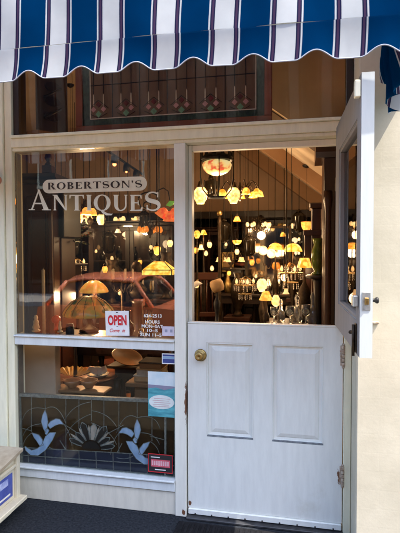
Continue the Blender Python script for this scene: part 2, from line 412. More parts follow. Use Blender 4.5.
serif_text('lettering', lA, at(28, 200, 0).x+.004, at(161, 200, 0).x, 1.868, 1.845, [.132]+[.098]*6+[.118], M_gold, yl)
serif_text('lettering', "ROBERTSON'S", at(47, 180, 0).x, at(142, 180, 0).x, 1.995, 1.991, [.043]*11, M_ink, yl-.0012, .10)
M_wt = plain('white sign paint', (.78, .77, .72), .6)
for body, px, py, pw, ph in (('624-2513', 152.3, 317.6, 18.5, 3.4), ('HOURS', 152, 323.7, 15, 3.3), ('MON\u2013SAT', 151.8, 328.1, 22, 3.3), ('10\u20135', 152, 332.2, 11, 3.1), ('SUN 11\u20135', 150.5, 336.6, 22, 3.2)):
    p = at(px, py, .0); lettering('lettering', body, .03, (p.x, yl, p.z), M_wt, up_pane, width=pw/484*2.98, height=ph/484*2.98, bold=.0006)

# -- lower door leaf
def panel_frame(mb, x0, x1, z0, z1, y0, y1, holes, bev=.002):
    """a leaf with rectangular holes in one row: rails and stiles"""
    zs0, zs1 = holes[0][2], holes[0][3]
    mb.box(x0, x1, y0, y1, z0, zs0); mb.box(x0, x1, y0, y1, zs1, z1)
    xs = [x0]+[v for h in holes for v in (h[0], h[1])]+[x1]
    for a, b in zip(xs[::2], xs[1::2]): mb.box(a, b, y0, y1, zs0, zs1)
M_bead = varied('dark grey bead paint', (.10, .11, .12), (.24, .26, .28), 30, .7)
ld = MB(); holes = [(.118, .398, .497, 1.064), (.503, .796, .497, 1.066)]
panel_frame(ld, .004, .897, .058, 1.172, -.004, .042, holes)
ld = ld.build('lower_door', M_door, shop)
for (a, b, c, d) in holes:
    p = MB(); e = .03
    for q in range(3): pass
    # sloped bead round a raised field
    O = [(a, c), (b, c), (b, d), (a, d)]; bmv = p.bm
    def lp(ins, y): return [bmv.verts.new((x, y, z)) for x, z in [(a+ins, c+ins), (b-ins, c+ins), (b-ins, d-ins), (a+ins, d-ins)]]
    loops = [lp(-.001, .0), lp(.008, -.002), lp(.012, .010), lp(.026, .012), lp(.031, .008), lp(.05, .003)]
    for A, B in zip(loops, loops[1:]):
        for k in range(4): bmv.faces.new((A[k], A[(k+1) % 4], B[(k+1) % 4], B[k]))
    bmv.faces.new(loops[-1])
    po_ = p.build('panel', M_door, ld)
    p = MB(); p.box(a+.003, b-.003, -.0035, .004, c+.001, c+.011, .001); p.build('sill_bead', M_bead, ld)  # dark grey strip along the foot of each door panel
sp('drip_rail', M_door, (.006, .895, -.016, .03, .020, .056), parent=ld, bev=.004)
sp('top_cap', M_door, (.004, .897, -.008, .044, 1.1725, 1.18), parent=ld, bev=.002)
kb = MB(); rotk = Matrix.Translation((.083, -.004, .985)) @ Matrix.Rotation(pi/2, 4, 'X')
kb.lathe([(.036, 0), (.037, .004), (.034, .009), (.026, .012), (.014, .014), (.013, .028), (.022, .033), (.026, .042), (.025, .052), (.019, .058), (.007, .059), (.006, .055), (0, .055)], seg=28, mat=rotk)
kb.build('knob', M_brass, ld)
def hinge(parent, x, z0, z1, name='hinge', mat=M_rust, y=-.012):
    h = MB(); n = 5; L = (z1-z0)/n
    for k in range(n): h.lathe([(.0085, .001), (.0095, .004), (.0095, L-.004), (.0085, L-.001)], (x, y, z0+k*L), 10)
    h.ball((x, y, z1+.004), .008); h.ball((x, y, z0-.004), .008)
    h.box(x-.016, x-.002, -.0065, -.003, z0+.002, z1-.002, .001)
    return h.build(name, mat, parent)
hinge(ld, .899, .957, 1.075); hinge(ld, .899, .28, .39)
for k in range(9):
    wb = MB(); wb.ball((.05+k*.1, -.017, .028), .0045); wb.build('screw', M_iron, ld)

# -- upper door leaf, swung out a little past square
ang = pi/2+radians(2.4)
ud = thing('upper_door', '', '', (.9, -.004, 0)); del ud['label'], ud['category']; ud.parent = shop
ud.rotation_euler = (0, 0, ang)          # local -x runs out along the open leaf, local +y is its inner face
W = .858; Z0, Z1 = 1.19, 2.28
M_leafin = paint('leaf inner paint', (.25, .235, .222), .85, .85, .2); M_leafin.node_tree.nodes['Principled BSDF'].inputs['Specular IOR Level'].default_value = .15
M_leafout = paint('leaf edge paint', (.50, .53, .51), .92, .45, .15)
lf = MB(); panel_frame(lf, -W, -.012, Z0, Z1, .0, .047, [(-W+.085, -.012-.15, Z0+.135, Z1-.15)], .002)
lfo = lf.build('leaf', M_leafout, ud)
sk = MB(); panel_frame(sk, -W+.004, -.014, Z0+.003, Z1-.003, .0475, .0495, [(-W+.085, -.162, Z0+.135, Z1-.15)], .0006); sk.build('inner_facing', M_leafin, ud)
gb = MB()
a, b, c, d = -W+.086, -.163, Z0+.136, Z1-.151
for (x0, x1, z0, z1) in ((a, b, c, c+.014), (a, b, d-.014, d), (a, a+.014, c+.0145, d-.0145), (b-.014, b, c+.0145, d-.0145)): gb.box(x0, x1, .018, .044, z0, z1, .003)
gb.build('glazing_bead', M_leafin, ud)
g = MB(); g.box(a+.002, b-.002, .021, .025, c+.002, d-.002); g.build('pane', pane_mat('door glass', (.9, .9, .9), 1.1), ud)
g = MB(); g.box(-W-.003, -W+.0005, .008, .039, 1.375, 1.445, .001); lp_ = g.build('latch_plate', M_steel, ud)
g = MB(); g.box(-W-.011, -W-.0035, .015, .031, 1.397, 1.424, .002); g.build('latch_bolt', M_brass, lp_)
g = MB(); g.box(-W+.012, -W+.055, .050, .072, 1.385, 1.43, .004); g.build('lock_case', M_steel, ud)
kn = MB(); m4 = Matrix.Translation((-W+.04, 0, 1.41)) @ Matrix.Rotation(pi/2, 4, 'X')
kn.lathe([(.016, .0), (.016, .003), (.007, .006), (.007, .014), (.012, .019), (.013, .024), (.010, .029), (0, .031)], seg=20, mat=m4); kn.build('knob', M_iron, ud)
g = MB(); g.box(-W+.045, -W+.075, .050, .056, 1.20, 1.315, .001); g.tube([(-W+.06, .062, 1.185), (-W+.06, .062, 1.31)], .006, 8); g.tube([(-W+.06, .062, 1.275), (-W+.085, .068, 1.275)], .005, 8); g.ball((-W+.088, .069, 1.275), .008); g.build('barrel_bolt', M_dbrass, ud)
g = MB(); g.box(-W+.002, -W+.030, .050, .072, 2.190, 2.255, .003); g.build('bolt_block', M_cream, ud)
for z in (1.25, 2.15):
    h = MB()
    for k in range(4): h.lathe([(.008, .001), (.008, .026)], (-.003, -.006, z+k*.027), 10)
    h.build('hinge', M_rust, ud)

# ------------------------------------------------------------------ AWNING
aw = thing('awning', 'blue and white striped canvas awning with scalloped valance', 'awning')
PER, XC = .2378, .2495
def stripe_mat(name, tint=1.0):
    m, n, p = nodes(name); t = n.nodes.new('ShaderNodeTexCoord'); s = n.nodes.new('ShaderNodeSeparateXYZ')
    u = n.nodes.new('ShaderNodeUVMap'); lk(n, u.outputs[0], s.inputs[0])
    bl, wh, pu, nv = (.0005, .034, .115), (.55, .58, .60), (.075, .045, .095), (.010, .016, .06)
    # one period: blue centre at u=0
    st = [(0, bl), (.240, wh), (.268, nv), (.287, pu), (.322, nv), (.342, wh), (.658, nv), (.678, pu), (.713, nv), (.732, wh), (.760, bl)]
    r = ramp(n, st, 'CONSTANT'); fr = n.nodes.new('ShaderNodeMath'); fr.operation = 'FRACT'; lk(n, s.outputs[0], fr.inputs[0]); lk(n, fr.outputs[0], r.inputs[0])
    x = noise(n, 4, 6, .65); rr_ = ramp(n, [(.3, (.78, .79, .80)), (.68, (1, 1, 1))]); lk(n, x.outputs[0], rr_.inputs[0])
    mx = n.nodes.new('ShaderNodeMix'); mx.data_type = 'RGBA'; mx.blend_type = 'MULTIPLY'; mx.inputs[0].default_value = 1
    lk(n, r.outputs[0], mx.inputs[6]); lk(n, rr_.outputs[0], mx.inputs[7]); lk(n, mx.outputs[2], p.inputs['Base Color'])
    p.inputs['Roughness'].default_value = 1; p.inputs['Specular IOR Level'].default_value = .0
    o = n.nodes['Material Output']; tr = n.nodes.new('ShaderNodeBsdfTranslucent'); gm = n.nodes.new('ShaderNodeGamma'); gm.inputs[1].default_value = .5; lk(n, mx.outputs[2], gm.inputs[0]); lk(n, gm.outputs[0], tr.inputs[0])
    ms = n.nodes.new('ShaderNodeMixShader'); ms.inputs[0].default_value = .58; lk(n, p.outputs[0], ms.inputs[1]); lk(n, tr.outputs[0], ms.inputs[2]); lk(n, ms.outputs[0], o.inputs[0])
    y = noise(n, 5, 3, .5, 'Object', (1, 1, .4)); z = noise(n, 300, 2, .5)
    ad = n.nodes.new('ShaderNodeMath'); ad.operation = 'MULTIPLY_ADD'; ad.inputs[1].default_value = .02; lk(n, z.outputs[0], ad.inputs[0]); lk(n, y.outputs[0], ad.inputs[2]); bump(n, p, ad.outputs[0], .3, .03)
    return m
M_str = stripe_mat('striped canvas')
AX0, AX1 = -2.6, 1.165
def cloth(name, rows, mat, parent, nx=420, x0=AX0, x1=AX1, thick=.0016, uo=0):
    """rows: list of functions x -> (x', y, z); u follows the stripe"""
    bm = bmesh.new(); uv = bm.loops.layers.uv.new('UVMap'); grid = []
    for f in rows:
        grid.append([bm.verts.new(f(x0+(x1-x0)*k/nx)) for k in range(nx+1)])
    for a, b in zip(grid, grid[1:]):
        for k in range(nx):
            f = bm.faces.new((a[k], a[k+1], b[k+1], b[k])); f.smooth = True
            for l, kk in zip(f.loops, (k, k+1, k+1, k)): l[uv].uv = ((x0+(x1-x0)*kk/nx-XC+uo)/PER+100, 0)
    me = bpy.data.meshes.new(name); bm.to_mesh(me); bm.free(); me.materials.append(mat)
    o = bpy.data.objects.new(name, me); COL.objects.link(o); o.parent = parent
    s = o.modifiers.new('thick', 'SOLIDIFY'); s.thickness = thick; s.offset = 0; s.use_rim = False
    return o
YF, ZF = -.90, 2.476
def scal(x):
    u = ((x-XC)/PER+.5) % 1-.5                 # 0 at a blue centre: the cut-out peaks there
    return .037*(1-min(1, abs(u)/.33)**2)**2
def bow(x): return -.010*(x-.2)+.004*sin(x*5+1)
def canopy_row(t):
    def f(x):
        # a steep front drop, then a shoulder running back to the wall
        if t < .6:
            q = t/.6; y, z = YF+.07*q+.012*sin(pi*q)*sin(x*2.1), ZF+.60*q
        else:
            q = (t-.6)/.4; y, z = YF+.07+.80*q, ZF+.60+.36*q-.02*sin(pi*q)
        return (x+.004*sin(z*9+x*5), y+.006*sin(x*9.5+1.2*sin(z*7))*sin(z*5+x*2)+.003*sin(x*23+z*4), z+bow(x)*.6)
    return f
cloth('canopy', [canopy_row(k/20) for k in range(21)], M_str, aw)
def val_row(t):
    def f(x):
        zb = 2.330+scal(x)+bow(x)*1.2; zt = ZF-.003+bow(x)*.6
        sway = .012*sin(x*6.3+.6)*t+.006*sin(x*17)*t
        return (x-.006*t*t, YF-.004+.016*t*(1-t)-.010*t+sway*.6, zt+(zb-zt)*t)
    return f
cloth('valance', [val_row(k/8) for k in range(9)], M_str, aw)
bm = bmesh.new(); uv = bm.loops.layers.uv.new('UVMap'); prv = None  # canvas end panel added out of view to keep sun off the door
for k in range(21):
    top_ = Vector(canopy_row(k/20)(AX1)); row = [bm.verts.new((AX1-.004+.006*sin(top_.y*20+j), top_.y, top_.z+(2.37-top_.z)*j/6)) for j in range(7)]
    if prv:
        for j in range(6):
            f = bm.faces.new((prv[j], prv[j+1], row[j+1], row[j])); f.smooth = True
            for l in f.loops: l[uv].uv = (100+(l.vert.co.y+.6)/PER, 0)
    prv = row
me = bpy.data.meshes.new('sun_block_panel'); bm.to_mesh(me); bm.free(); me.materials.append(M_str); o = bpy.data.objects.new('sun_block_panel', me); COL.objects.link(o); o.parent = aw
s_ = o.modifiers.new('thick', 'SOLIDIFY'); s_.thickness = .0016; s_.use_rim = False
pp = MB(); f8 = val_row(1); pp.tube([Vector(f8(AX0+(AX1-AX0)*k/420))+Vector((0, -.001, 0)) for k in range(421)], .0024, 6)
pp.build('piping', varied('grey piping', (.22, .25, .30), (.34, .37, .42), 40, .9), aw)
sm = MB(); f0 = val_row(.03); sm.tube([Vector(f0(AX0+(AX1-AX0)*k/200))+Vector((0, -.0002, 0)) for k in range(201)], .0005, 4)
sm.build('seam', varied('stitch seam', (.06, .08, .14), (.14, .17, .22), 60, 1), aw)
fbar = MB(); fbar.tube([(AX0, YF+.02, ZF-.016), (AX1, YF+.02, ZF-.016)], .014, 10)
fbar.tube([(1.13, YF+.02, ZF-.016), (1.13, -.27, ZF+.05)], .012, 8); fbar.tube([(-2.5, YF+.02, ZF-.016), (-2.5, -.03, ZF+.05)], .012, 8)
fbar.build('frame_bar', M_steel, aw)
# gathered side flap hanging by the pier
def flap(name, x0, ys, mat):
    bm = bmesh.new(); uv = bm.loops.layers.uv.new('UVMap'); nu, nv = 40, 12; G = []
    for j in range(nv+1):
        v = j/nv; row = []
        for i in range(nu+1):
            u = i/nu
            y = -.42-.40*u*(1-.25*v)
            top = 2.58-.03*u; bot = 2.36-.17*max(0, min(1, (u-.22)/.12))+.16*max(0, u-.34)+.015*sin(u*21)
            z = top+(bot-top)*v
            if u < .25: z -= 0
            x = x0+.022*sin(u*26+v*1.5)*(.5+v)+.012*sin(u*11+v*4)+.04*v
            row.append(bm.verts.new((x, y, z)))
        G.append(row)
    for a, b in zip(G, G[1:]):
        for i in range(nu):
            f = bm.faces.new((a[i], a[i+1], b[i+1], b[i])); f.smooth = True
            for l, kk in zip(f.loops, (i, i+1, i+1, i)): l[uv].uv = (kk/nu*4.6+.05, 0)
    me = bpy.data.meshes.new(name); bm.to_mesh(me); bm.free(); me.materials.append(mat)
    o = bpy.data.objects.new(name, me); COL.objects.link(o); o.parent = aw
    s = o.modifiers.new('thick', 'SOLIDIFY'); s.thickness = .002; s.use_rim = False; return o
flap('side_flap', 1.02, None, M_str)

# ------------------------------------------------------------------ things outside
# newspaper bin, lower left: its face looks along the shop front towards the door
bx = thing('newspaper_bin', 'cream wooden bin with sloping lid and blue poster by the window corner', 'bin', (-1.2, -.42, 0))
M_bin = paint('bin paint', (.66, .60, .45), .85, .55, .25)
b = MB(); b.prism([(.245, .10), (.245, .375), (-.08, .325), (-.08, .10)], -.20, .165, 'yz'); b.box(-.19, .14, -.06, .22, .004, .099)
b.build('body', M_bin, bx)
b = MB(); b.box(.165, .187, .215, .248, .10, .378, .003); b.box(.165, .187, -.08, -.05, .10, .32, .003); b.box(.1655, .183, -.049, .214, .30, .318, .002)
b.build('corner_post', M_bin, bx)
b = MB(); b.prism([(.262, .379), (.262, .398), (-.10, .343), (-.10, .324)], -.22, .20, 'yz'); b.build('lid', varied('lid board', (.30, .24, .16), (.46, .38, .27), 9, .6, bmp=.2), bx)
b = MB(); b.box(.166, .225, -.09, .262, .082, .108, .004); b.build('ledge', M_bin, bx)
M_blue = varied('blue poster print', (.03, .05, .26), (.07, .10, .38), 14, .4)
b = MB(); b.box(.1655, .168, -.045, .195, .13, .272); po = b.build('poster', M_blue, bx)
b = MB(); b.box(.1685, .169, .06, .15, .215, .255); b.box(.1685, .169, .0, .055, .15, .20); b.build('poster_picture', varied('poster pale print', (.22, .26, .55), (.45, .5, .75), 30, .4), po)
b = MB()
for k, (y0, y1) in enumerate(((-.03, -.012), (-.006, .012), (.018, .05))): b.box(.1685, .169, y0, y1, .225-.004*k, .255)
b.build('printed_mark', M_wt, po)
b = MB(); b.box(.1685, .169, .06, .17, .147, .158); b.build('printed_line', M_wt, po)
# rubber doormat
mt = MB(); mt.box(-.035, .925, -.62, -.085, .001, .014, .004)
for k in range(30): mt.box(-.01+k*.031, .006+k*.031, -.60, -.105, .0142, .0185, .001)
tag(mt.build('doormat', varied('black rubber', (.007, .007, .008), (.014, .014, .016), 30, 1, bmp=.3, spec=.1)), 'black ribbed rubber doormat lying in front of the half door', 'doormat')
# wooden bracket end, upper left
pg = thing('wall_bracket', 'small reddish wooden peg with rounded end on the cream pilaster', 'bracket', (-1.30, -.08, 2.06))
M_peg = varied('red peg paint', (.36, .13, .08), (.50, .20, .13), 12, .5)
b = MB(); b.tube([(-.12, 0, .012), (.09, -.01, -.008)], .022, 14); b.build('peg', M_peg, pg)
b = MB(); b.ball((.102, -.011, -.010), .029); b.build('knob', M_peg, pg)
b = MB(); b.box(-.16, -.12, -.03, .044, -.06, .07, .004); b.build('base_plate', M_dbrass, pg)

# signs and stickers on the glass
def flat_sign(name, label, cat, px, py, pw, ph, mat, y=.0045, tilt=0):
    """a card on the window: centre and size in photo pixels, turned into metres on the window plane"""
    p = at(px, py, y); k = (2.8+.0-p.x*.2)/484
    a, b_ = at(px-pw/2, py, y), at(px+pw/2, py, y); wd = b_.x-a.x
    hh = at(px, py-ph/2, y).z-at(px, py+ph/2, y).z
    t = thing(name, label, cat, (p.x, y, p.z)); t.rotation_euler = (0, tilt, 0)
    b = MB(); b.box(-wd/2, wd/2, -.0009, .0009, -hh/2, hh/2); b.build('card', mat, t)
    return t, wd, hh
M_card = plain('white card', (.80, .80, .78), .45); M_redink = plain('red ink', (.62, .02, .03), .4); M_blk = plain('black ink', (.02, .02, .025), .4)
t, a, h = flat_sign('open_sign', 'white card sign reading OPEN in red capitals inside the window', 'sign', 117.3, 323.3, 23.5, 24.8, M_card, tilt=radians(-1.5))
lettering('lettering', 'OPEN', .05, (0, -.0012, -h*.06), M_redink, t, width=a*.80, height=h*.42, bold=.002)
lettering('script_lettering', 'Come', .03, (-a*.12, -.0012, -h*.36), M_redink, t, width=a*.42, height=h*.15, shear=.4, bold=.0004)
lettering('script_lettering', 'in', .03, (a*.26, -.0012, -h*.36), M_redink, t, width=a*.13, height=h*.14, shear=.4, bold=.0004)
for q in ((h*.42, h*.45), (-h*.135, -h*.11)): b = MB(); b.box(-.006, .006, -.0014, -.001, q[0], q[1]); b.build('hole', M_blk, t)
t, a, h = flat_sign('sticker', 'small pale rectangular sticker beside the painted opening hours', 'sticker', 168.2, 331.2, 12, 9.5, plain('pale lilac card', (.62, .58, .68), .4))
b = MB(); b.box(-a*.28, -a*.06, -.0014, -.001, -h*.12, h*.18); b.box(a*.16, a*.36, -.0014, -.001, -h*.12, h*.18); b.build('printed_mark', plain('grey print', (.30, .31, .42), .5), t)
t, a, h = flat_sign('sticker', 'blue sticker with a white border above the teal poster', 'sticker', 168.5, 358.8, 13, 10.5, M_card)
b = MB(); b.box(-a*.44, a*.46, -.0014, -.001, -h*.40, -h*.02); b.box(-a*.44, a*.46, -.0014, -.001, h*.24, h*.40); b.build('blue_band', plain('navy print', (.03, .06, .24), .4), t)
b = MB(); b.box(-a*.44, a*.46, -.0014, -.001, 0, h*.22); b.build('pale_band', plain('sky print', (.25, .42, .60), .4), t)
M_teal = varied('teal poster print', (.02, .20, .26), (.10, .42, .48), 9, .35, sc=(1, 1, 6))
t, a, h = flat_sign('poster', 'teal seaside poster with a white oval at the window edge', 'poster', 161.5, 394.5, 27, 45, M_teal)
b = MB(); b.box(-a*.5, a*.5, -.0013, -.001, h*.16, h*.5); b.build('sky_print', varied('pale sky print', (.48, .62, .68), (.66, .72, .74), 12, .4), t)
b = MB(); b.prism([(-a*.5, h*.12), (-a*.2, h*.15), (a*.1, h*.10), (a*.5, h*.16), (a*.5, h*.19), (a*.1, h*.2), (-a*.5, h*.21)], -.0015, -.0012); b.build('headland_print', plain('mauve print', (.25, .24, .34), .5), t)
b = MB(); b.prism(arc(0, -h*.17, a*.47, h*.155, 0, 360, 36)[:-1], -.0015, -.0012); ov = b.build('oval', plain('white print', (.72, .76, .74), .4), t)
b = MB()
for k in range(4): b.box(-a*(.28+.05*(k % 2)), a*(.27+.06*((k+1) % 2)), -.0018, -.0016, -h*(.10+.045*k), -h*(.088+.045*k))
b.box(-a*.3, a*.3, -.0018, -.0016, -h*.275, -h*.262); b.build('printed_lines', plain('rose print', (.55, .36, .38), .5), ov)
t, a, h = flat_sign('sticker', 'small black alarm sticker with red block lettering low in the window', 'sticker', 160.3, 463.5, 24.5, 18.5, M_blk)
b = MB()
for q in ((-a*.5, a*.5, h*.46, h*.5), (-a*.5, a*.5, -h*.5, -h*.46), (-a*.5, -a*.475, -h*.459, h*.459), (a*.475, a*.5, -h*.459, h*.459)): b.box(q[0], q[1], -.0014, -.001, q[2], q[3])
b.build('red_border', M_redink, t)
b = MB(); b.box(-a*.38, a*.40, -.0014, -.001, -h*.20, h*.20); bb = b.build('red_block', plain('rose red print', (.62, .10, .14), .4), t)
b = MB()
for k in range(8): b.box(-a*.35+k*a*.09, -a*.285+k*a*.09, -.0018, -.0016, -h*.13+.0006*(k % 3), h*.13-.0008*(k % 2))
b.build('printed_mark', plain('pale rose print', (.72, .42, .46), .5), bb)
for q in ((-a*.38, -a*.02, h*.29, h*.34), (-a*.22, a*.22, -h*.37, -h*.32)): b = MB(); b.box(q[0], q[1], -.0014, -.0011, q[2], q[3]); b.build('printed_line', M_card, t)

# ------------------------------------------------------------------ leaded panel leaning inside the lower window
YP = .033
sg = thing('stained_glass_panel', 'leaded stained glass panel with blue lilies and sunburst standing low in the window', 'stained glass', (at(91, 466, YP).x, YP, .215))
oP = Vector(sg.location)
def P2(px, py):
    q = at(px, py, YP)-oP; return (q.x, q.z)
def poly(mb, pts, y0, y1): mb.prism([P2(*p) for p in pts], y0, y1)
fr = MB(); TL, TR, BL, BR = (17, 394), (165.5, 400.5), (20, 465), (165.5, 477)
def strip(mb, a, b, w_, y0, y1):
    (ax, az), (bx, bz) = P2(*a), P2(*b); L = math.hypot(bx-ax, bz-az); nx, nz = -(bz-az)/L*w_/2, (bx-ax)/L*w_/2
    mb.prism([(ax+nx, az+nz), (ax-nx, az-nz), (bx-nx, bz-nz), (bx+nx, bz+nz)], y0, y1)
strip(fr, (18.6, 394.6), (176, 401.6), .020, -.012, .014); strip(fr, (21.2, 462.8), (176, 477), .016, -.0118, .0138)
strip(fr, (20, 396), (22.4, 462), .014, -.0116, .0136); strip(fr, (165.7, 402), (165.7, 476), .012, -.0116, .0136); strip(fr, (175.5, 402), (175.5, 476), .012, -.0114, .0136)
fr.build('frame', M_lead, sg)
bgq = MB(); poly(bgq, [(20.2, 396), (175, 402.5), (175, 456), (21.8, 447)], .001, .003)
bgq.build('background_glass', coloured_glass('amber streaky glass', (.17, .085, .02), (.05, .025, .011), .26, 7), sg)
nb = MB(); poly(nb, [(22, 447.5), (175, 456.5), (175, 476), (22.4, 462)], .001, .003); nb.build('border_glass', coloured_glass('navy glass', (.012, .016, .035), (.02, .026, .05), .9, 12), sg)
M_petal = coloured_glass('blue opal glass', (.34, .48, .68), (.19, .30, .48), .96, 22)
def flower(mir):
    def X(p): return (p[0] if not mir else 182.6-p[0], p[1]+(0 if not mir else 8.8))
    pet = [
        [(45.3, 410), (47.2, 415), (48.2, 421), (47.6, 427), (46, 432.5), (43.5, 428), (41.6, 421), (42.8, 415)],
        [(48, 424.5), (51, 421), (56, 418.6), (60, 419.2), (64, 424.3), (59.5, 424), (55, 425.5), (50.5, 428.5)],
        [(32.3, 432.6), (38.8, 434.6), (42.6, 439.3), (43.8, 445), (40.6, 446.2), (37.6, 441.7), (34.2, 437)],
        [(56.2, 432.2), (53, 439.7), (46.3, 449.6), (38.6, 455.4), (31, 455), (26, 450.3), (25.1, 446), (27.6, 447.6), (31.8, 450.2), (37.4, 448.6), (42, 444.6), (45.8, 436.2), (50.2, 432.4)],
        [(45.2, 430.5), (47, 428), (49.4, 430.5), (47.4, 434.5), (45.6, 434)]]
    def fat(q, k=1.03):
        cx, cy = sum(p[0] for p in q)/len(q), sum(p[1] for p in q)/len(q); L = max(q, key=lambda p: (p[0]-cx)**2+(p[1]-cy)**2); dx, dy = L[0]-cx, L[1]-cy; n_ = math.hypot(dx, dy); dx, dy = dx/n_, dy/n_
        out = []
        for p in q:
            a_, b2 = (p[0]-cx)*dx+(p[1]-cy)*dy, -(p[0]-cx)*dy+(p[1]-cy)*dx
            out.append((cx+a_*dx-b2*k*dy, cy+a_*dy+b2*k*dx))
        return out
    pet = [fat(q) if len(q) < 13 else q for q in pet]
    f = MB()
    for j, q in enumerate(pet): poly(f, [X(p) for p in q], -.004-.0003*j, .0005)
    o = f.build('flower', M_petal, sg)
    l = MB()
    for q in pet[:5]:
        for a, b_ in zip(q, q[1:]+q[:1]): l.tube([(*[P2(*X(a))[0]], -.004, P2(*X(a))[1]), (P2(*X(b_))[0], -.004, P2(*X(b_))[1])], .0022, 5)
    l.build('lead_outline', M_lead, o)
    return o
flower(False); flower(True)
sun_c = (91.5, 449); sb = MB(); sl_ = MB(); ps = MB()
def fan(a, r): return (sun_c[0]+r*cos(radians(a))*1.0+.0, sun_c[1]-r*sin(radians(a))*.92+r*cos(radians(a))*.06)
poly(sb, [fan(a, 8.5) for a in range(0, 181, 15)], -.003, .0006)
for i in range(7):
    a0 = 12+i*24; tgt = sb if i % 2 == 0 or i in (3,) else ps
    rad = (24, 23, 30, 28, 30, 23, 24)[i]
    tgt = (sb, sb, sb, ps, sb, sb, sb)[i]
    q = [fan(a0-9, 10), fan(a0-9.5, rad*.62), fan(a0-7, rad*.88), fan(a0, rad), fan(a0+7, rad*.88), fan(a0+9.5, rad*.62), fan(a0+9, 10)]
    poly(tgt, q, -.003, .0006)
    for a, b_ in zip(q, q[1:]): (ax, az), (bx_, bz) = P2(*a), P2(*b_); sl_.tube([(ax, -.003, az), (bx_, -.003, bz)], .0028, 5)
for i in range(6):
    a0 = 24+i*24; q = [fan(a0-2.4, 10), fan(a0-2.6, 22), fan(a0, 26), fan(a0+2.6, 22), fan(a0+2.4, 10)]; poly(ps, q, -.0024, .0006)
sb.build('sunburst', coloured_glass('black glass', (.008, .007, .007), (.016, .012, .01), .97, 20), sg)
ps.build('sunburst_rays', coloured_glass('smoke glass', (.46, .42, .36), (.28, .25, .21), .9, 20), sg)
for a, b_ in (((22, 447.4), (175, 456.2)), ((22.2, 455.2), (175, 466)), ((60, 440.5), (66, 449.9)), ((122, 443.5), (117, 453))): strip(sl_, a, b_, .004, -.0035, .0034)
for k in range(9): strip(sl_, (28+k*17, 447.7+k*.98), (28.5+k*17, 463+k*1.55), .0035, -.0033, .0031)
for x, ye in ((31.5, 432), (45.3, 410), (66, 449.5), (79, 428), (91.5, 421), (104, 431), (119, 453), (137.3, 418), (152, 441)): strip(sl_, (x, 394.8+(x-17)*.044), (x, ye), .003, -.0031, .0029)
def swag(p0, p1, p2):
    q = bez(p0, p1, p2, 9); sl_.tube([(P2(*c)[0], -.0005, P2(*c)[1]) for c in q], .0019, 5)
for m in (0, 1):
    def S(*p): return tuple((c[0] if not m else 182.6-c[0], c[1]+(8.8 if m else 0)) for c in p)
    for tri in (((22.5, 420), (27, 404), (45.3, 409)), ((45.3, 409), (58, 401), (66, 424)), ((66, 418), (74, 404), (91.3, 402)), ((23, 436), (27, 424), (42, 424)), ((63, 424), (70, 430), (72, 446)), ((49, 447), (56, 452), (66, 449)), ((23, 447), (24, 438), (32, 433)), ((66, 436), (72, 421), (91.3, 414))): swag(*S(*tri))
strip(sl_, (22, 428.2), (32, 431), .003, -.003, .0028); strip(sl_, (59, 421), (76, 432), .003, -.003, .0028); strip(sl_, (124, 425), (107, 434), .003, -.003, .0028); strip(sl_, (150, 436), (165, 440), .003, -.003, .0028)
sl_.build('lead_came', M_lead, sg)

# ------------------------------------------------------------------ leaded transom panel hung inside over the door
YT = .16
tg = thing('leaded_transom_panel', 'wide leaded glass panel in a red wooden frame hanging behind the transom', 'stained glass', (at(175, 130, YT).x, YT, at(175, 130, YT).z))
oP = Vector(tg.location); YP = YT
x0, x1 = P2(77, 130)[0], P2(272, 122)[0]; zb0 = P2(175, 128.5)[1]; zt = zb0+.50
f = MB(); fw_ = .045
f.box(x0, x1, -.02, .02, zb0, zb0+fw_, .004); f.box(x0, x1, -.02, .02, zt-fw_, zt, .004); f.box(x0, x0+fw_, -.0195, .0195, zb0+fw_, zt-fw_, .003); f.box(x1-fw_, x1, -.0195, .0195, zb0+fw_, zt-fw_, .003)
f.build('frame', varied('red wood frame', (.19, .055, .028), (.30, .10, .05), 6, .35, sc=(.3, 1, 1)), tg)
ix0, ix1, iz0, iz1 = x0+fw_, x1-fw_, zb0+fw_, zt-fw_
b = MB(); b.box(ix0, ix1, .001, .003, iz0, iz1); b.build('background_glass', coloured_glass('brown seedy glass', (.30, .21, .14), (.20, .135, .09), .6, 9), tg)
mg = coloured_glass('green mottled glass', (.06, .11, .07), (.02, .028, .02), .85, 60)
b = MB(); e = .052
b.box(ix0, ix0+e, -.0016, .0005, iz0, iz1); b.box(ix1-e, ix1, -.0016, .0005, iz0, iz1); b.box(ix0+e, ix1-e, -.0016, .0005, iz0, iz0+.045); b.build('border_glass', mg, tg)
M_cal = varied('pale came', (.5, .48, .44), (.68, .65, .6), 30, .5, .1)
b = MB(); b.box(ix0+e-.003, ix0+e+.003, -.005, .004, iz0+.042, iz1); b.box(ix1-e-.003, ix1-e+.003, -.005, .004, iz0+.042, iz1); b.box(ix0+e+.0035, ix1-e-.0035, -.0046, .004, iz0+.042, iz0+.048)
b.build('pale_came', M_cal, tg)
lc = MB()
Mgd = coloured_glass('green glass', (.26, .52, .34), (.14, .32, .2), .9, 40); Mpk = coloured_glass('rose glass', (.70, .42, .44), (.5, .27, .3), .9, 40); Mrd = coloured_glass('oxblood glass', (.22, .03, .03), (.10, .025, .02), .85, 40); Mcd = coloured_glass('cream glass', (.75, .7, .6), (.6, .55, .45), .9, 40)
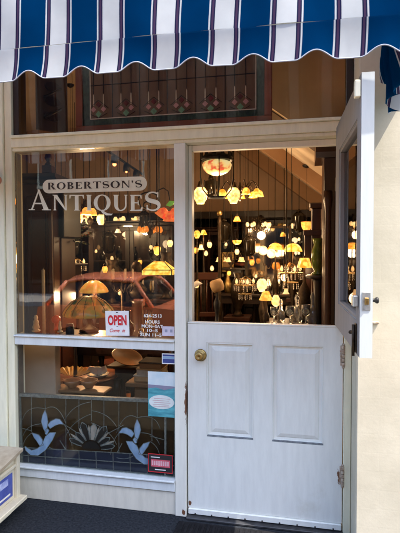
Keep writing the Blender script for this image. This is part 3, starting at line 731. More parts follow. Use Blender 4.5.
for i, cx in enumerate((98.7, 126.2, 153.8, 181.5, 210.6, 240.2)):
    ux, uz = P2(cx, 113.5-(cx-98.7)*.052); s_ = .021
    def dia(nm, mt_, dx, dz, s): mb = MB(); mb.prism([(ux+dx, uz+dz-s), (ux+dx+s, uz+dz), (ux+dx, uz+dz+s), (ux+dx-s, uz+dz)], -.003, .0005); mb.build(nm, mt_, tg)
    dia('green_diamond', Mgd, 0, -.004, s_*1.05); dia('pink_diamond', Mpk, -.034, .026, s_*.9); dia('pink_diamond', Mpk, .034, .026, s_*.9); dia('red_diamond', Mrd, 0, .058, s_*.9)
    for sx in (-.034, .034): cd = MB(); cd.prism([(ux+sx-.004, uz+.05), (ux+sx+.004, uz+.05), (ux+sx+.003, uz+.115), (ux+sx, uz+.125), (ux+sx-.003, uz+.115)], -.003, .0005); cd.build('candle_glass', Mcd, tg)
    for sx in (-.034, .034): lc.box(ux+sx-.0015, ux+sx+.0015, -.0042, .0004, uz+.125, iz1)
    for dx in (-.0925,) if i else (): lc.box(ux+dx-.002, ux+dx+.002, -.0040, .0004, iz0+.049, iz1)
    for (ax, az, bx_, bz) in ((-.06, .0, 0, -.03), (.06, .0, 0, -.03), (-.07, .03, 0, .085), (.07, .03, 0, .085)): lc.tube([(ux+ax, -.003, uz+az), (ux+bx_, -.003, uz+bz)], .0016, 5)
lc.box(ix0+e, ix1-e, -.0039, .0003, uz+.19, uz+.194)
lc.build('lead_came', M_iron, tg)
b = MB()
for xx in (x0+.15, x1-.15): b.tube([(xx, .0, zt), (xx, .0, zt+.55)], .004, 6)
b.build('chain', M_iron, tg)
# carved shutter hung beside it
cs = thing('carved_panel', 'dark carved wooden panel hanging edge-on at the left of the transom', 'panel', (-1.07, .16, 2.42))
b = MB(); m_ = Matrix.Rotation(radians(52), 4, 'Z')
b.box(0, .22, -.012, .012, 0, .50, .004, m_); b.build('board', varied('dark oak board', (.03, .018, .012), (.06, .036, .022), 8, .5, sc=(1, 1, .2)), cs)
b = MB()
for k in range(4): b.prism(arc(.11, .10+k*.1, .055, .032, 0, 360, 14)[:-1], -.018, -.012, 'xz', m_)
for k in range(3): b.tube([tuple(m_ @ Vector((.05, -.014, .08+k*.14))), tuple(m_ @ Vector((.17, -.014, .16+k*.14)))], .008, 6)
b.build('carving', M_dark, cs)
b = MB(); b.tube([(.06, .09, .5), (.06, .09, .9)], .003, 6); b.build('chain', M_iron, cs)

# ------------------------------------------------------------------ the shop inside
CEIL = 3.45
g = MB(); g.box(-3.5, 1.8, .125, 6.4, -.1, .0); struct('shop_floor', g, M_floorw)
M_ceil = varied('cream ceiling', (.52, .42, .31), (.64, .53, .40), 1.6, .85, bmp=.1)
g = MB(); g.box(-3.5, 1.8, .125, 6.4, CEIL, CEIL+.1); struct('ceiling', g, M_ceil)
g = MB(); g.box(-3.5, 1.8, 6.4, 6.5, 0, CEIL); struct('back_wall', g, M_tan)
g = MB(); g.box(-3.49, 1.79, 6.34, 6.399, 0, 2.35); struct('back_wall_panelling', g, M_dark)
g = MB(); g.box(-3.499, -3.45, .3, 6.33, 0, 2.35); struct('side_wall_panelling', g, M_dark)
g = MB(); g.box(-3.6, -3.5, .14, 6.5, 0, CEIL); struct('side_wall', g, M_tan)
g = MB(); g.box(1.8, 1.9, .205, 6.5, 0, CEIL); struct('side_wall', g, M_tan)
g = MB(); g.box(-3.449, 1.799, 3.95, 4.0, 2.12, CEIL-.001); struct('upper_wall', g, M_tan)
g = MB(); g.box(-3.449, 1.799, 3.91, 3.949, 2.06, 2.16, .004); tag(g.build('picture_rail', M_dark), 'dark wooden rail running along the foot of the upper shop wall', 'rail')
A1, B1 = at(258, 147, 2.2), at(320, 191, 2.2)
SL = (B1.z-A1.z)/(B1.x-A1.x)
def slope(x, off=0): return min(CEIL-.002, A1.z+SL*(x-A1.x)+off)
xr_ = A1.x+(CEIL-A1.z-.16)/SL
g = MB(); g.prism([(xr_, CEIL-.002), (1.799, slope(1.799, .16)), (1.799, slope(1.799, .26)), (xr_+.1, CEIL-.001)], 1.3, 6.39); struct('sloping_ceiling', g, varied('cream ceiling', (.52, .42, .31), (.64, .53, .40), 1.6, .85, bmp=.1))
g = MB(); g.prism([(xr_+.12, CEIL-.003), (1.798, slope(1.798, .262)), (1.798, CEIL-.003)], 1.22, 1.299); struct('gable_wall', g, M_ceil)
for k, (yb, dz) in enumerate(((2.2, 0), (3.6, -.04))):
    g = MB(); g.prism([(xr_+.1, slope(xr_+.1, dz)), (1.797, slope(1.797, dz)), (1.797, slope(1.797, .159)), (xr_+.1, slope(xr_+.1, .159))], yb, yb+.16)
    tag(g.build('rafter', M_tan2), ['brown rafter nearest the half door crossing the sloping ceiling', 'second brown rafter behind the nearest one on the sloping ceiling'][k], 'rafter', 'rafters of the sloping ceiling')
def ceil_at(x, y): return slope(x, .165) if (y > 1.3 and x > xr_) else CEIL

EM = .18; LE = .13
G_cream = glow('cream glass shade', (1, .50, .13), (1, .72, .32), 2.0*EM, 30)
G_amber = glow('amber glass shade', (.80, .20, .012), (1, .56, .10), 1.6*EM, 26)
G_orange = glow('orange glass shade', (1, .26, .03), (1, .45, .08), 1.3*EM, 30)
G_red = glow('red flower glass', (.95, .10, .04), (1, .26, .06), .65*EM, 34)
G_yel = glow('yellow glass shade', (.9, .30, .015), (1, .66, .14), 1.5*EM, 24)
G_bulb = glow('lit bulb', (1, .52, .17), (1, .68, .30), 1.6*EM, 30)
G_floral = glow('painted floral globe', (.95, .62, .20), (.85, .70, .32), .75*EM, 16, (.75, .12, .05))
G_tiff = glow('leaded amber shade', (.55, .20, .03), (.24, .22, .04), .22*EM, 14, (.05, .08, .015))
G_peach = glow('peach frosted glass', (1, .42, .12), (1, .60, .26), 1.2*EM, 26)
G_dim = glow('dim amber glass', (.9, .30, .04), (.7, .22, .03), .5*EM, 14)
G_tiff2 = glow('leaded orange shade', (.85, .30, .05), (.8, .45, .08), .45*EM, 26)
G_green = coloured_glass('green vase glass', (.07, .14, .02), (.26, .30, .05), .6, 30)
M_chalk = varied('pale plaster ware', (.45, .38, .28), (.62, .54, .42), 18, .6)
M_tanware = varied('tan parchment', (.38, .22, .09), (.55, .36, .17), 9, .6)
M_china = varied('glazed china', (.50, .46, .38), (.68, .64, .56), 14, .2)
M_bottle = plain('dark bottle glass', (.018, .013, .008), .12)
M_cry = clear_glass('cut crystal')
M_silver = varied('silver plate', (.45, .42, .38), (.75, .72, .66), 30, .2, 1)
M_cloth = varied('rust upholstery', (.16, .04, .02), (.26, .07, .035), 14, .9)

def lamp_light(loc, e, parent=None, col=(1, .67, .36), r=.05):
    l = bpy.data.lights.new('lamp_light', 'POINT'); l.energy = e*LE; l.color = col; l.shadow_soft_size = r
    o = bpy.data.objects.new('lamp_light', l); COL.objects.link(o); o.location = loc
    if parent: o.parent = parent
    return o
TULIP = [(.012, .0), (.020, -.006), (.034, -.022), (.040, -.042), (.042, -.058), (.050, -.072), (.047, -.0725), (.038, -.056), (.030, -.024), (.010, -.004)]
GLOBE = [(.018, .062), (.034, .056), (.050, .034), (.057, .008), (.055, -.022), (.046, -.048), (.034, -.064), (.030, -.078), (.026, -.078), (.030, -.062), (.048, -.02), (.048, .02), (.018, .055)]
BOWL = [(.012, .055), (.07, .052), (.110, .035), (.122, .012), (.112, -.022), (.084, -.050), (.045, -.068), (.012, -.073), (0, -.074)]
DOME = [(.02, .10), (.05, .095), (.09, .075), (.125, .038), (.145, -.005), (.150, -.035), (.146, -.036), (.12, .03), (.06, .085), (.02, .092)]
DRUM = [(.055, .06), (.060, .058), (.095, -.06), (.10, -.066), (.097, -.066), (.058, .054)]
CONE = [(.012, .05), (.03, .045), (.055, -.01), (.07, -.04), (.067, -.041), (.03, .035), (.012, .042)]
def scaled(pr, k, kz=None): return [(r*k, z*(kz or k)) for r, z in pr]
def pendant(name, label, px, py, Y, wpx, prof, mat, light=0, wob=0, seg=20, cap=True, group=None, lantern=False):
    p = at(px, py, Y); k = wpx*(2.8+Y)/484/2/max(r for r, z in prof)
    t = thing(name, label, 'lamp', p, 0, group)
    b = MB(); b.lathe(scaled(prof, k), (0, 0, 0), seg, wob=wob); b.build('lamp_shade', mat, t)
    z0 = max(z for r, z in prof)*k; zc = ceil_at(p.x, Y)-p.z
    b = MB(); b.tube([(0, 0, z0), (0, 0, zc-.02)], .005 if cap is not False and Y < 1.5 else .0013, 5); b.lathe([(.0, 0), (.045, -.0), (.04, -.012), (.012, -.03), (0, -.03)], (0, 0, zc), 14); b.build('rod', M_dbrass if Y < 1.5 else M_iron, t)
    if cap:
        b = MB(); b.lathe([(.006, .05*k), (.012*k+.004, .045*k), (.022*k+.004, .01*k), (.026*k+.004, -.006*k), (.012, -.006*k)], (0, 0, z0), 14); b.build('gallery', M_dbrass, t)
    if light: lamp_light((0, 0, min(z for r, z in prof)*k-.03), light, t)
    return t, k
def leaf_ring(mb, r, z, n, h, out=.02):
    for k in range(n):
        a = 2*pi*k/n; m = Matrix.Translation((r*cos(a), r*sin(a), z)) @ Matrix.Rotation(a+pi/2, 4, 'Z')
        mb.prism([(-h*.35, 0), (h*.35, 0), (h*.22, h*.55), (0, h), (-h*.22, h*.55)], -.003, .003, 'xz', m)

# 1 hanging lantern with a painted floral bowl
t, k = pendant('hanging_lantern', 'hanging lamp with floral painted glass bowl under a spiky dark crown', 217, 166.5, 1.0, 30, BOWL, G_floral, 8, cap=False)
b = MB(); R_ = .122*k
b.lathe([(R_*1.02, .045*k), (R_*1.1, .05*k), (R_*1.08, .075*k), (R_*.8, .095*k), (R_*.4, .115*k), (.02, .15*k), (.012, .15*k)], (0, 0, 0), 24); leaf_ring(b, R_*1.06, .07*k, 12, .035*k+.02); b.build('crown', M_iron, t)
b = MB()
for a in (.3, 1.87, 3.44, 5.01): b.tube([(R_*1.08*cos(a), R_*1.08*sin(a), .06*k), (R_*1.12*cos(a), R_*1.12*sin(a), -.09*k), (R_*.95*cos(a), R_*.95*sin(a), -.19*k), (R_*.55*cos(a), R_*.55*sin(a), -.25*k)], .006, 6)
b.lathe([(R_*.5, -.25*k), (R_*.58, -.245*k), (R_*.58, -.26*k), (R_*.5, -.26*k)], (0, 0, 0), 20); b.build('cage', M_iron, t)
# dark unlit lantern behind it
t, k = pendant('box_lantern', 'unlit dark square lantern hanging below the floral glass bowl', 211, 187, 1.35, 13, [(.02, .07), (.05, .06), (.06, .05), (.06, -.07), (.05, -.08), (0, -.09)], M_bottle, seg=4)
b = MB()
for sx in (-1, 1):
    for sy in (-1, 1): b.box(sx*.05*k-.004, sx*.05*k+.004, sy*.05*k-.004, sy*.05*k+.004, -.08*k, .06*k)
b.build('frame', M_iron, t)
# globes
pendant('pendant_lamp', 'cream glass globe lamp hanging against the door jamb', 200.5, 194.5, 1.1, 14, GLOBE, glow('rosy cream globe', (1, .56, .14), (1, .76, .34), 1.5*EM, 40, (.9, .32, .10)), 3, .03, 24)
pendant('pendant_lamp', 'cream glass globe lamp hanging in front of the tulip chandelier', 233.5, 194.5, 1.1, 13, GLOBE, MATS['rosy cream globe'], 3, .03, 24)
# chandeliers
def chandelier(name, label, px, py, Y, rpx, n, prof, mat, wpx, arms_up=False, ph=0, light=6, mbar=M_dbrass, shade_mats=None, bulb_only=False):
    p = at(px, py, Y); k = (2.8+Y)/484; R_ = rpx*k; kk = wpx*k/2/max(r for r, z in prof)
    t = thing(name, label, 'chandelier', p); zc = ceil_at(p.x, Y)-p.z
    b = MB(); b.tube([(0, 0, .0), (0, 0, zc-.02)], .005, 6); b.lathe([(0, 0), (.05, -.001), (.04, -.016), (.01, -.035), (0, -.035)], (0, 0, zc), 14); b.build('rod', mbar, t)
    b = MB(); b.lathe([(0, -.075), (.008, -.07), (.014, -.055), (.008, -.042), (.03, -.02), (.036, 0), (.026, .02), (.01, .04), (.016, .06), (.008, .08), (.006, .1)], (0, 0, 0), 14); b.build('hub', mbar, t)
    for i in range(n):
        a = ph+2*pi*i/n; c_, s_ = cos(a), sin(a)
        pts = []
        for q in range(11):
            u = q/10; rad = R_*u; z = (.055*sin(u*pi*.95)*(1) - .04*sin(u*pi*2))*(1 if not arms_up else -.9)+(.02 if not arms_up else 0)
            pts.append((rad*c_, rad*s_, z))
        b = MB(); b.tube(pts, .0045, 6)
        # scroll
        b.tube([(R_*.5*c_+.02*cos(v)*c_, R_*.5*s_+.02*cos(v)*s_, .05+.02*sin(v)) for v in [x*.6 for x in range(10)]], .003, 5)
        ar = b.build('arm', mbar, t)
        ex, ey, ez = pts[-1]
        sgn = -1 if arms_up else 1
        b = MB(); b.lathe([(r*kk, z*kk*sgn) for r, z in prof], (ex, ey, ez), 16, wob=.04); b.build('lamp_shade', (shade_mats or [mat])[i % len(shade_mats or [mat])], ar)
        b = MB(); b.lathe([(.005, .012*sgn), (.011, .006*sgn), (.011, -.006*sgn), (.005, -.01*sgn)], (ex, ey, ez), 10); b.build('socket', mbar, ar)
    if light: lamp_light((0, 0, -.12), light, t)
    return t
chandelier('chandelier', 'brass chandelier with many small amber tulip shades in the doorway', 240, 193, 1.7, 19.5, 9, TULIP, G_amber, 9, ph=.25, light=26)
chandelier('chandelier', 'dark chandelier with small bare glowing bulbs deep in the shop', 258.5, 224, 2.8, 11, 6, scaled(GLOBE, .5), G_bulb, 3.4, True, ph=.2, light=8)
chandelier('chandelier', 'chandelier with orange and red flower shades behind the window lettering', 84, 211, 1.5, 9, 5, TULIP, G_red, 10.5, ph=.35, light=30, shade_mats=[G_orange, G_red])
chandelier('chandelier', 'low chandelier with three cream glass cups under the painted lettering', 90, 221, 1.9, 13, 3, scaled(GLOBE, .8), G_cream, 8, False, ph=0, light=4)
chandelier('chandelier', 'black iron chandelier with tiny candle bulbs right of the cream cups', 128, 219.5, 2.6, 13, 6, scaled(GLOBE, .5), G_bulb, 4.6, True, ph=.5, light=22, mbar=M_iron)
# red lily lamp at the window post
t = thing('lily_lamp', 'red glass lily lamp with a green leaf on a curved arm beside the window post', 'lamp', at(170, 208, .8)); k = 3.6/484
zc = CEIL-t.location.z
b = MB(); b.tube([(-14*k, 0, zc), (-14*k, 0, .10), (-12*k, 0, .14), (-7*k, 0, .155), (-2*k, 0, .13), (0, 0, .06), (0, 0, 0)], .005, 6); b.build('arm', M_dbrass, t)
for (dx, dz, a) in ((-4.5, -7, -35), (3.2, -7, 25), (-.5, -10, 0)):
    b = MB(); b.lathe(scaled(TULIP, 1.05), (0, 0, 0), 16, Matrix.Translation((dx*k, 0, dz*k+.05)) @ Matrix.Rotation(radians(-a), 4, 'Y'), wob=.08); b.build('lamp_shade', G_red, t)
b = MB(); b.prism([(-.03, .02), (0, .055), (.04, .05), (.03, .025), (0, .01)], -.01, -.004); b.build('leaf', glow('green glass leaf', (.12, .3, .04), (.2, .42, .06), .12), t)
# small pendants
pendant('pendant_lamp', 'tiny amber cone lamp hanging under the tulip chandelier', 237, 219, 2.0, 8, CONE, G_amber, 0)
pendant('pendant_lamp', 'amber bowl lamp hanging low, straight below the tiny cone lamp', 237, 241.5, 1.9, 9.5, [(r, -z) for r, z in reversed(DOME)], G_amber, 2)
pendant('pendant_lamp', 'small round white bulb hanging below the amber bowl lamp', 237, 251.5, 2.1, 4.5, GLOBE, G_bulb, 0)
t, k = pendant('pendant_lamp', 'flaring orange torch shaped lamp hanging near the tall dark cabinet', 306.5, 226, 2.2, 10.5, [(.0, -.06), (.03, -.055), (.05, -.03), (.06, .0), (.065, .05), (.06, .05), (.045, .0), (0, -.03)], G_orange, 3, cap=False)
b = MB(); b.lathe([(0, -.12), (.012, -.11), (.03, -.085), (.034, -.065), (.02, -.062)], (0, 0, 0), 14); b.build('finial', M_dbrass, t)
pendant('pendant_lamp', 'square dark lantern with glowing top among the cream cups', 101, 219, 1.6, 9, GLOBE, G_cream, 0)
pendant('pendant_lamp', 'yellow glass lantern above the square leaded shade', 157, 250.5, 1.0, 8.5, [(.02, .06), (.045, .05), (.055, .03), (.04, -.04), (.02, -.06), (0, -.065)], G_yel, 2, seg=6)
pendant('pendant_lamp', 'pair mate bulb glowing at the window post beside the yellow lantern', 170, 243, 2.2, 6, GLOBE, G_cream, 0)
pendant('pendant_lamp', 'tiny amber globe low against the door jamb under the two shaded lamps', 196, 250, 2.4, 5, GLOBE, G_amber, 0)
pendant('pendant_lamp', 'single small frosted bulb left of the brass column', 209.5, 244.5, 2.3, 5, GLOBE, G_bulb, 0)
# square leaded shade lamp
t = thing('leaded_lamp', 'square leaded amber shade lamp hanging behind the painted hours', 'lamp', at(159.5, 268, .9)); k = 3.7/484
b = MB(); b.lathe([(.055, .055), (.16, -.01), (.165, -.012), (.165, -.052), (.160, -.052), (.158, -.014), (.05, .05)], (0, 0, 0), 4, Matrix.Rotation(pi/4+.1, 4, 'Z')); b.build('lamp_shade', G_yel, t)
b = MB()
for i in range(4):
    a = pi/2*i+pi/4+.1+pi/4-pi/4
    b.tube([(.057*cos(a), .057*sin(a), .057), (.167*cos(a), .167*sin(a), -.011), (.167*cos(a), .167*sin(a), -.054)], .004, 5)
for z, r in ((-.012, .167), (-.054, .167), (.056, .057)): b.lathe([(r, -.003), (r+.003, 0), (r, .003), (r-.004, 0)], (0, 0, z), 4, Matrix.Rotation(pi/4+.1, 4, 'Z'))
b.tube([(0, 0, .05), (0, 0, CEIL-t.location.z)], .005, 6); b.build('frame', M_iron, t)
lamp_light((0, 0, -.08), 3, t)
# track light with red spot
t = thing('track_light', 'slanting ceiling track with small red spotlights behind the lettering', 'track light'); a, b_ = at(96, 143, 1.1), at(142, 174, 1.9)
b = MB(); b.tube([a, b_], .012, 6); b.build('track', M_iron, t)
for u in (.36, .62, .85):
    p = a.lerp(b_, u); b = MB(); b.lathe([(.0, 0), (.025, -.005), (.03, -.03), (.034, -.075), (.03, -.075)], p, 12, None); sp_o = b.build('spotlight', M_iron, t)
    b = MB(); b.ball((p.x, p.y, p.z-.08), .018 if u < .5 else .010); b.build('bulb', glow('red spot bulb', (1, .12, .04), (1, .25, .08), 1.2), sp_o)
for u in (.05, .95):
    p = a.lerp(b_, u); b = MB(); b.tube([p, (p.x, p.y, CEIL)], .006, 6); b.build('hanger', M_iron, t)

# furniture helpers -------------------------------------------------------
def table(name, label, x, y, w_, d, h, mat=M_dark, top=.03, round_=False, z0=0):
    t = thing(name, label, 'table', (x, y, z0))
    b = MB()
    if round_: b.lathe([(0, h-top), (w_/2-.01, h-top), (w_/2, h-top+.01), (w_/2, h-.005), (w_/2-.008, h), (0, h)], (0, 0, 0), 32)
    else: b.box(-w_/2, w_/2, -d/2, d/2, h-top, h, .006)
    b.build('tabletop', mat, t)
    b = MB()
    if round_:
        b.lathe([(w_*.43, h-top-.10), (w_*.44, h-top-.001), (w_*.41, h-top-.001), (w_*.41, h-top-.10)], (0, 0, 0), 32)
    else: b.box(-w_/2+.05, w_/2-.05, -d/2+.05, d/2-.05, h-top-.09, h-top-.001, .004)
    b.build('apron', mat, t)
    for sx in (-1, 1):
        for sy in (-1, 1):
            b = MB(); q = .30 if round_ else .5
            b.lathe([(.016, 0), (.024, .02), (.016, .06), (.024, .3*h), (.032, .55*h), (.022, .7*h), (.034, h-top-.092)], (sx*(w_*q-.06), sy*(d*q-.06), 0), 10); b.build('leg', mat, t)
    return t
def cabinet(name, label, x, y, w_, d, h, mat=M_dark, shelves=3, rz=0, crest='flat', items=True):
    t = thing(name, label, 'cabinet', (x, y, 0), rz)
    b = MB()
    for sx in (-1, 1): b.box(sx*(w_/2-.012)-.012, sx*(w_/2-.012)+.012, -d/2, d/2, .08, h-.06, .003)
    b.box(-w_/2+.025, w_/2-.025, d/2-.015, d/2, .08, h-.06); b.box(-w_/2-.01, w_/2+.01, -d/2-.015, d/2, 0, .079, .006); b.build('carcass', mat, t)
    b = MB(); b.box(-w_/2-.03, w_/2+.03, -d/2-.03, d/2, h-.059, h-.02, .008); b.box(-w_/2-.05, w_/2+.05, -d/2-.05, d/2, h-.0195, h, .006)
    if crest == 'arch': b.prism([(-w_/2, h+.001)]+[(w_/2*cos(radians(180-a)), h+.14*sin(radians(a))) for a in range(10, 171, 10)]+[(w_/2, h+.001)], -d/2-.02, -d/2+.02)
    b.build('cornice', mat, t)
    zlow = h*.36; dr = MB()
    dr.box(-w_/2+.026, w_/2-.026, -d/2-.004, -d/2+.02, .085, zlow, .004); dr.build('cupboard_door', mat, t)
    for i in range(shelves):
        z = zlow+(h-.1-zlow)*(i)/shelves+.012
        b = MB(); b.box(-w_/2+.026, w_/2-.026, -d/2+.026, d/2-.016, z, z+.018); sh = b.build('shelf', mat, t)
    for sx in (-1, 1):
        b = MB(); cx = sx*w_/4
        x0, x1, z0, z1 = cx-w_/4+.014, cx+w_/4-.004, zlow+.02, h-.065
        if sx > 0: x0, x1 = cx-w_/4+.004, cx+w_/4-.014
        b.box(x0, x1, -d/2-.006, -d/2+.016, z0, z0+.05, .003); b.box(x0, x1, -d/2-.006, -d/2+.016, z1-.05, z1, .003)
        b.box(x0, x0+.045, -d/2-.0055, -d/2+.0155, z0+.05, z1-.05, .002); b.box(x1-.045, x1, -d/2-.0055, -d/2+.0155, z0+.05, z1-.05, .002)
        df = b.build('glazed_door', mat, t)
        b = MB(); b.box(x0+.046, x1-.046, -d/2+.004, -d/2+.007, z0+.051, z1-.051); b.build('pane', MATS['door glass'], df)
        b = MB(); b.ball((x1-.02 if sx < 0 else x0+.02, -d/2-.016, (z0+z1)/2), .011); b.build('knob', M_brass, df)
    return t, zlow
VASES = [[(.0, 0), (.03, 0), (.045, .04), (.05, .09), (.03, .14), (.018, .17), (.026, .2), (.022, .2), (.014, .17)], [(0, 0), (.035, 0), (.02, .02), (.012, .05), (.03, .08), (.045, .12), (.04, .16), (.036, .16), (.036, .12)],
         [(0, 0), (.04, 0), (.06, .05), (.055, .1), (.022, .13), (.018, .2), (.03, .22), (.026, .22), (.012, .19)], [(0, 0), (.05, 0), (.052, .12), (.045, .15), (.02, .17), (.02, .19), (0, .2)]]
n_v = [0]
def ware(name, label, cat, loc, prof, mat, k=1, group=None, seg=16, lid=False):
    b = MB(); b.lathe(scaled(prof, k), (0, 0, 0), seg); o = b.build(name, mat, None, loc); tag(o, label, cat, group); return o

# tall dark cabinet right of the doorway, stepped
t = thing('tall_cabinet', 'tall carved dark wood cabinet with heavy cornice standing at the right of the doorway', 'cabinet', (at(334, 300, .95).x+.18, 1.1, 0))
b = MB(); b.box(-.26, .40, -.16, .2, 0, 2.30, .006); b.build('carcass', M_red, t)
b = MB(); b.prism([(-.16, 2.30), (-.175, 2.34), (-.20, 2.37), (-.205, 2.44), (-.23, 2.47), (-.23, 2.52), (.2, 2.52), (.2, 2.30)], -.32, .44, 'yz'); b.build('cornice', M_red, t)
b = MB()
for sx in (-.23, .37): b.lathe([(.03, .5), (.034, .55), (.022, .62), (.026, 1.2), (.022, 1.9), (.034, 1.98), (.03, 2.05)], (sx, -.175, 0), 12)
b.build('turned_column', M_red, t)
b = MB(); b.box(-.18, .30, -.175, -.161, .95, 2.15, .006); b.build('door', M_dark, t)
b = MB(); b.box(-.12, .24, -.180, -.176, 1.05, 2.05); b.build('mirror', varied('old mirror', (.6, .55, .5), (.75, .7, .65), 6, .12, 1), t)
t = thing('corner_shelf', 'stepped dark wood shelf unit with a pale mirror strip, left of the tall carved cabinet', 'shelf', (at(320, 300, 1.7).x+.02, 1.75, 0))
b = MB(); b.box(-.10, .30, -.14, .16, 0, 1.98, .005); b.box(-.16, .06, -.12, .15, 0, 1.78, .005); b.build('carcass', M_red, t)
b = MB(); b.box(-.02, .05, -.145, -.1405, 1.45, 1.97); b.build('mirror', plain('pale silvered strip', (.62, .5, .42), .3), t)
b = MB(); b.box(-.12, .32, -.16, .16, 1.981, 2.03, .008); b.box(-.17, -.0, -.15, -.121, 1.74, 1.79, .005); b.build('cornice', M_red, t)

# cabinets along the back
cl = [(-2.95, 4.3, .95, .4, 2.05, 'wide dark glazed cabinet at the far left of the back row', 'flat'), (-1.75, 4.45, 1.05, .42, 2.2, 'arched dark china cabinet behind the middle of the window', 'arch'),
      (-.68, 4.3, .85, .4, 1.95, 'lower dark china cabinet straight behind the window post', 'flat'), (.28, 4.5, .9, .42, 2.12, 'arched dark display cabinet behind the tulip chandelier', 'arch'), (1.2, 4.35, .8, .4, 1.9, 'dark china cabinet deep in the corner behind the orange torch lamp', 'flat')]
for j, (x, y, w_, d, h, lab, cr) in enumerate(cl):
    t, zl = cabinet('china_cabinet', lab, x, y, w_, d, h, M_dark if j % 2 else M_red, 3, 0, cr)
    for r in range(3):
        for q in range(4):
            z = zl+(h-.1-zl)*r/3+.0305; xx = x-w_/2+.12+q*(w_-.24)/3
            ware('china_piece', 'glazed china piece shelved inside %s' % ('the ' + lab.split(' at ')[0].split(' behind ')[0].split(' straight ')[0].split(' deep ')[0]), 'china', (xx, y+.02, z), VASES[(r+q+j) % 4], random.choice([M_china, M_brass, M_bottle, M_silver]), random.uniform(.75, 1.0), 'china shelved in the ' + lab.split(' at ')[0].split(' behind ')[0].split(' straight ')[0].split(' deep ')[0])

# lamps on tables seen over the half door
tb1 = table('side_table', 'dark side table carrying the amber dome lamps beyond the half door', .35, 2.15, 1.0, .6, .78)
tb2 = table('side_table', 'dark table with glassware close behind the half door', .72, 1.35, .7, .5, 1.0)
tb3 = table('side_table', 'small dark stand left behind the half door holding the tan shade', -.20, 1.45, .62, .42, .92, M_red)
def table_lamp(name, label, px, py, Y, wpx, prof, mat, ztab, base=M_dbrass, light=0, shape=0, seg=20, wob=0, tilt=0):
    p = at(px, py, Y); k = wpx*(2.8+Y)/484/2/max(r for r, z in prof); h = p.z-ztab
    t = thing(name, label, 'lamp', (p.x, p.y, ztab))
    bt = min(z for r, z in prof)*k; tp_ = max(z for r, z in prof)*k
    b = MB(); b.lathe(scaled(prof, k), (0, 0, 0), seg, Matrix.Translation((0, 0, h)) @ Matrix.Rotation(tilt, 4, 'Y'), wob=wob); b.build('lamp_shade', mat, t)
    b = MB(); hh = h+tp_*.6
    if shape == 0: b.lathe([(.07, 0), (.075, .012), (.05, .03), (.02, .05), (.014, hh*.3), (.028, hh*.45), (.032, hh*.55), (.014, hh*.65), (.008, hh*.8), (.006, hh)], (0, 0, 0), 16)
    else: b.lathe([(.06, 0), (.065, .015), (.03, .03), (.045, hh*.2), (.06, hh*.38), (.045, hh*.52), (.016, hh*.62), (.008, hh*.8), (.006, hh)], (0, 0, 0), 16)
    b.build('lamp_base', base, t)
    b = MB(); b.ball((0, 0, h+tp_+.008), .010); b.build('finial', M_dbrass, t)
    if light: lamp_light((0, 0, h+bt-.03), light, t)
    return t
table_lamp('table_lamp', 'table lamp with wide glowing amber dome shade beyond the half door', 293, 249.5, 2.05, 18, DOME, G_yel, .781, light=4)
table_lamp('table_lamp', 'smaller amber dome table lamp left of the wide glowing one', 275.5, 248, 2.2, 15, DOME, G_amber, .781, light=2)
table_lamp('table_lamp', 'table lamp with tapered orange cloth shade beside the green vase', 304.5, 262.5, 1.45, 15, DRUM, G_amber, 1.001, light=2, shape=1)
t = thing('twin_globe_lamp', 'branched lamp with two white glass globes left of the amber domes', 'lamp', (at(266, 251, 1.95).x, 1.95, .781)); k = 4.75/484
for (px, py) in ((263, 250.5), (271.5, 253.5)):
    q = at(px, py, 1.95)-Vector(t.location)
    b = MB(); b.tube([(0, 0, q.z-.14), (q.x*.6, 0, q.z-.15), (q.x, 0, q.z-.11), (q.x, 0, q.z-.04)], .006, 6); ar = b.build('arm', M_dbrass, t)
    b = MB(); b.ball((q.x, 0, q.z), .046); b.build('globe', G_bulb if px < 265 else G_cream, ar)
b = MB(); b.lathe([(.09, 0), (.095, .015), (.03, .04), (.015, .1), (.022, .3), (.012, .36), (.01, q.z-.12)], (0, 0, 0), 16); b.build('lamp_base', M_dbrass, t)
lamp_light((0, -.12, q.z), 6, t)
table_lamp('table_lamp', 'little lamp with a bare white globe low behind the half door', 262, 284.5, 1.6, 10.5, GLOBE, G_bulb, 1.0-.22, light=2)
table_lamp('table_lamp', 'little lamp with flared orange shade under the bare white globe', 266, 296, 1.4, 14, CONE, G_orange, .79, light=1)
table_lamp('table_lamp', 'two tone lamp with cone shade glowing yellow beside the door jamb', 203.5, 232.5, 2.3, 7.5, CONE, G_yel, 0, light=2)
table_lamp('table_lamp', 'lamp with small round amber shade touching the door jamb', 197, 234, 2.1, 6.5, GLOBE, G_amber, 0, light=0)
table_lamp('unlit_lamp', 'unlit lamp with tilted tan parchment shade on the small stand', 217, 285.5, 1.4, 14, [(.035, .06), (.055, .055), (.068, .02), (.066, -.03), (.05, -.062), (.044, -.062), (.06, -.02), (.05, .045)], M_tanware, .921, M_iron, tilt=-.35)
t = thing('desk_lamp', 'low desk lamp with a white glowing reflector by the door jamb', 'lamp', (at(197, 285, 1.45).x, 1.45, .921)); h = at(197, 285, 1.45).z-.921
b = MB(); b.lathe([(.06, 0), (.062, .012), (.02, .02), (.008, .03)], (0, 0, 0), 14); b.tube([(0, 0, .02), (.01, 0, h+.05), (0, -.02, h+.04)], .006, 6); b.build('lamp_base', M_brass, t)
b = MB(); b.lathe([(.012, .035), (.03, .03), (.055, -.012), (.05, -.014), (.02, .02)], (0, 0, 0), 16, Matrix.Translation((0, -.02, h)) @ Matrix.Rotation(-.5, 4, 'Y')); b.build('lamp_shade', M_white, t)
b = MB(); b.ball((.004, -.03, h-.006), .02); b.build('bulb', G_bulb, t)
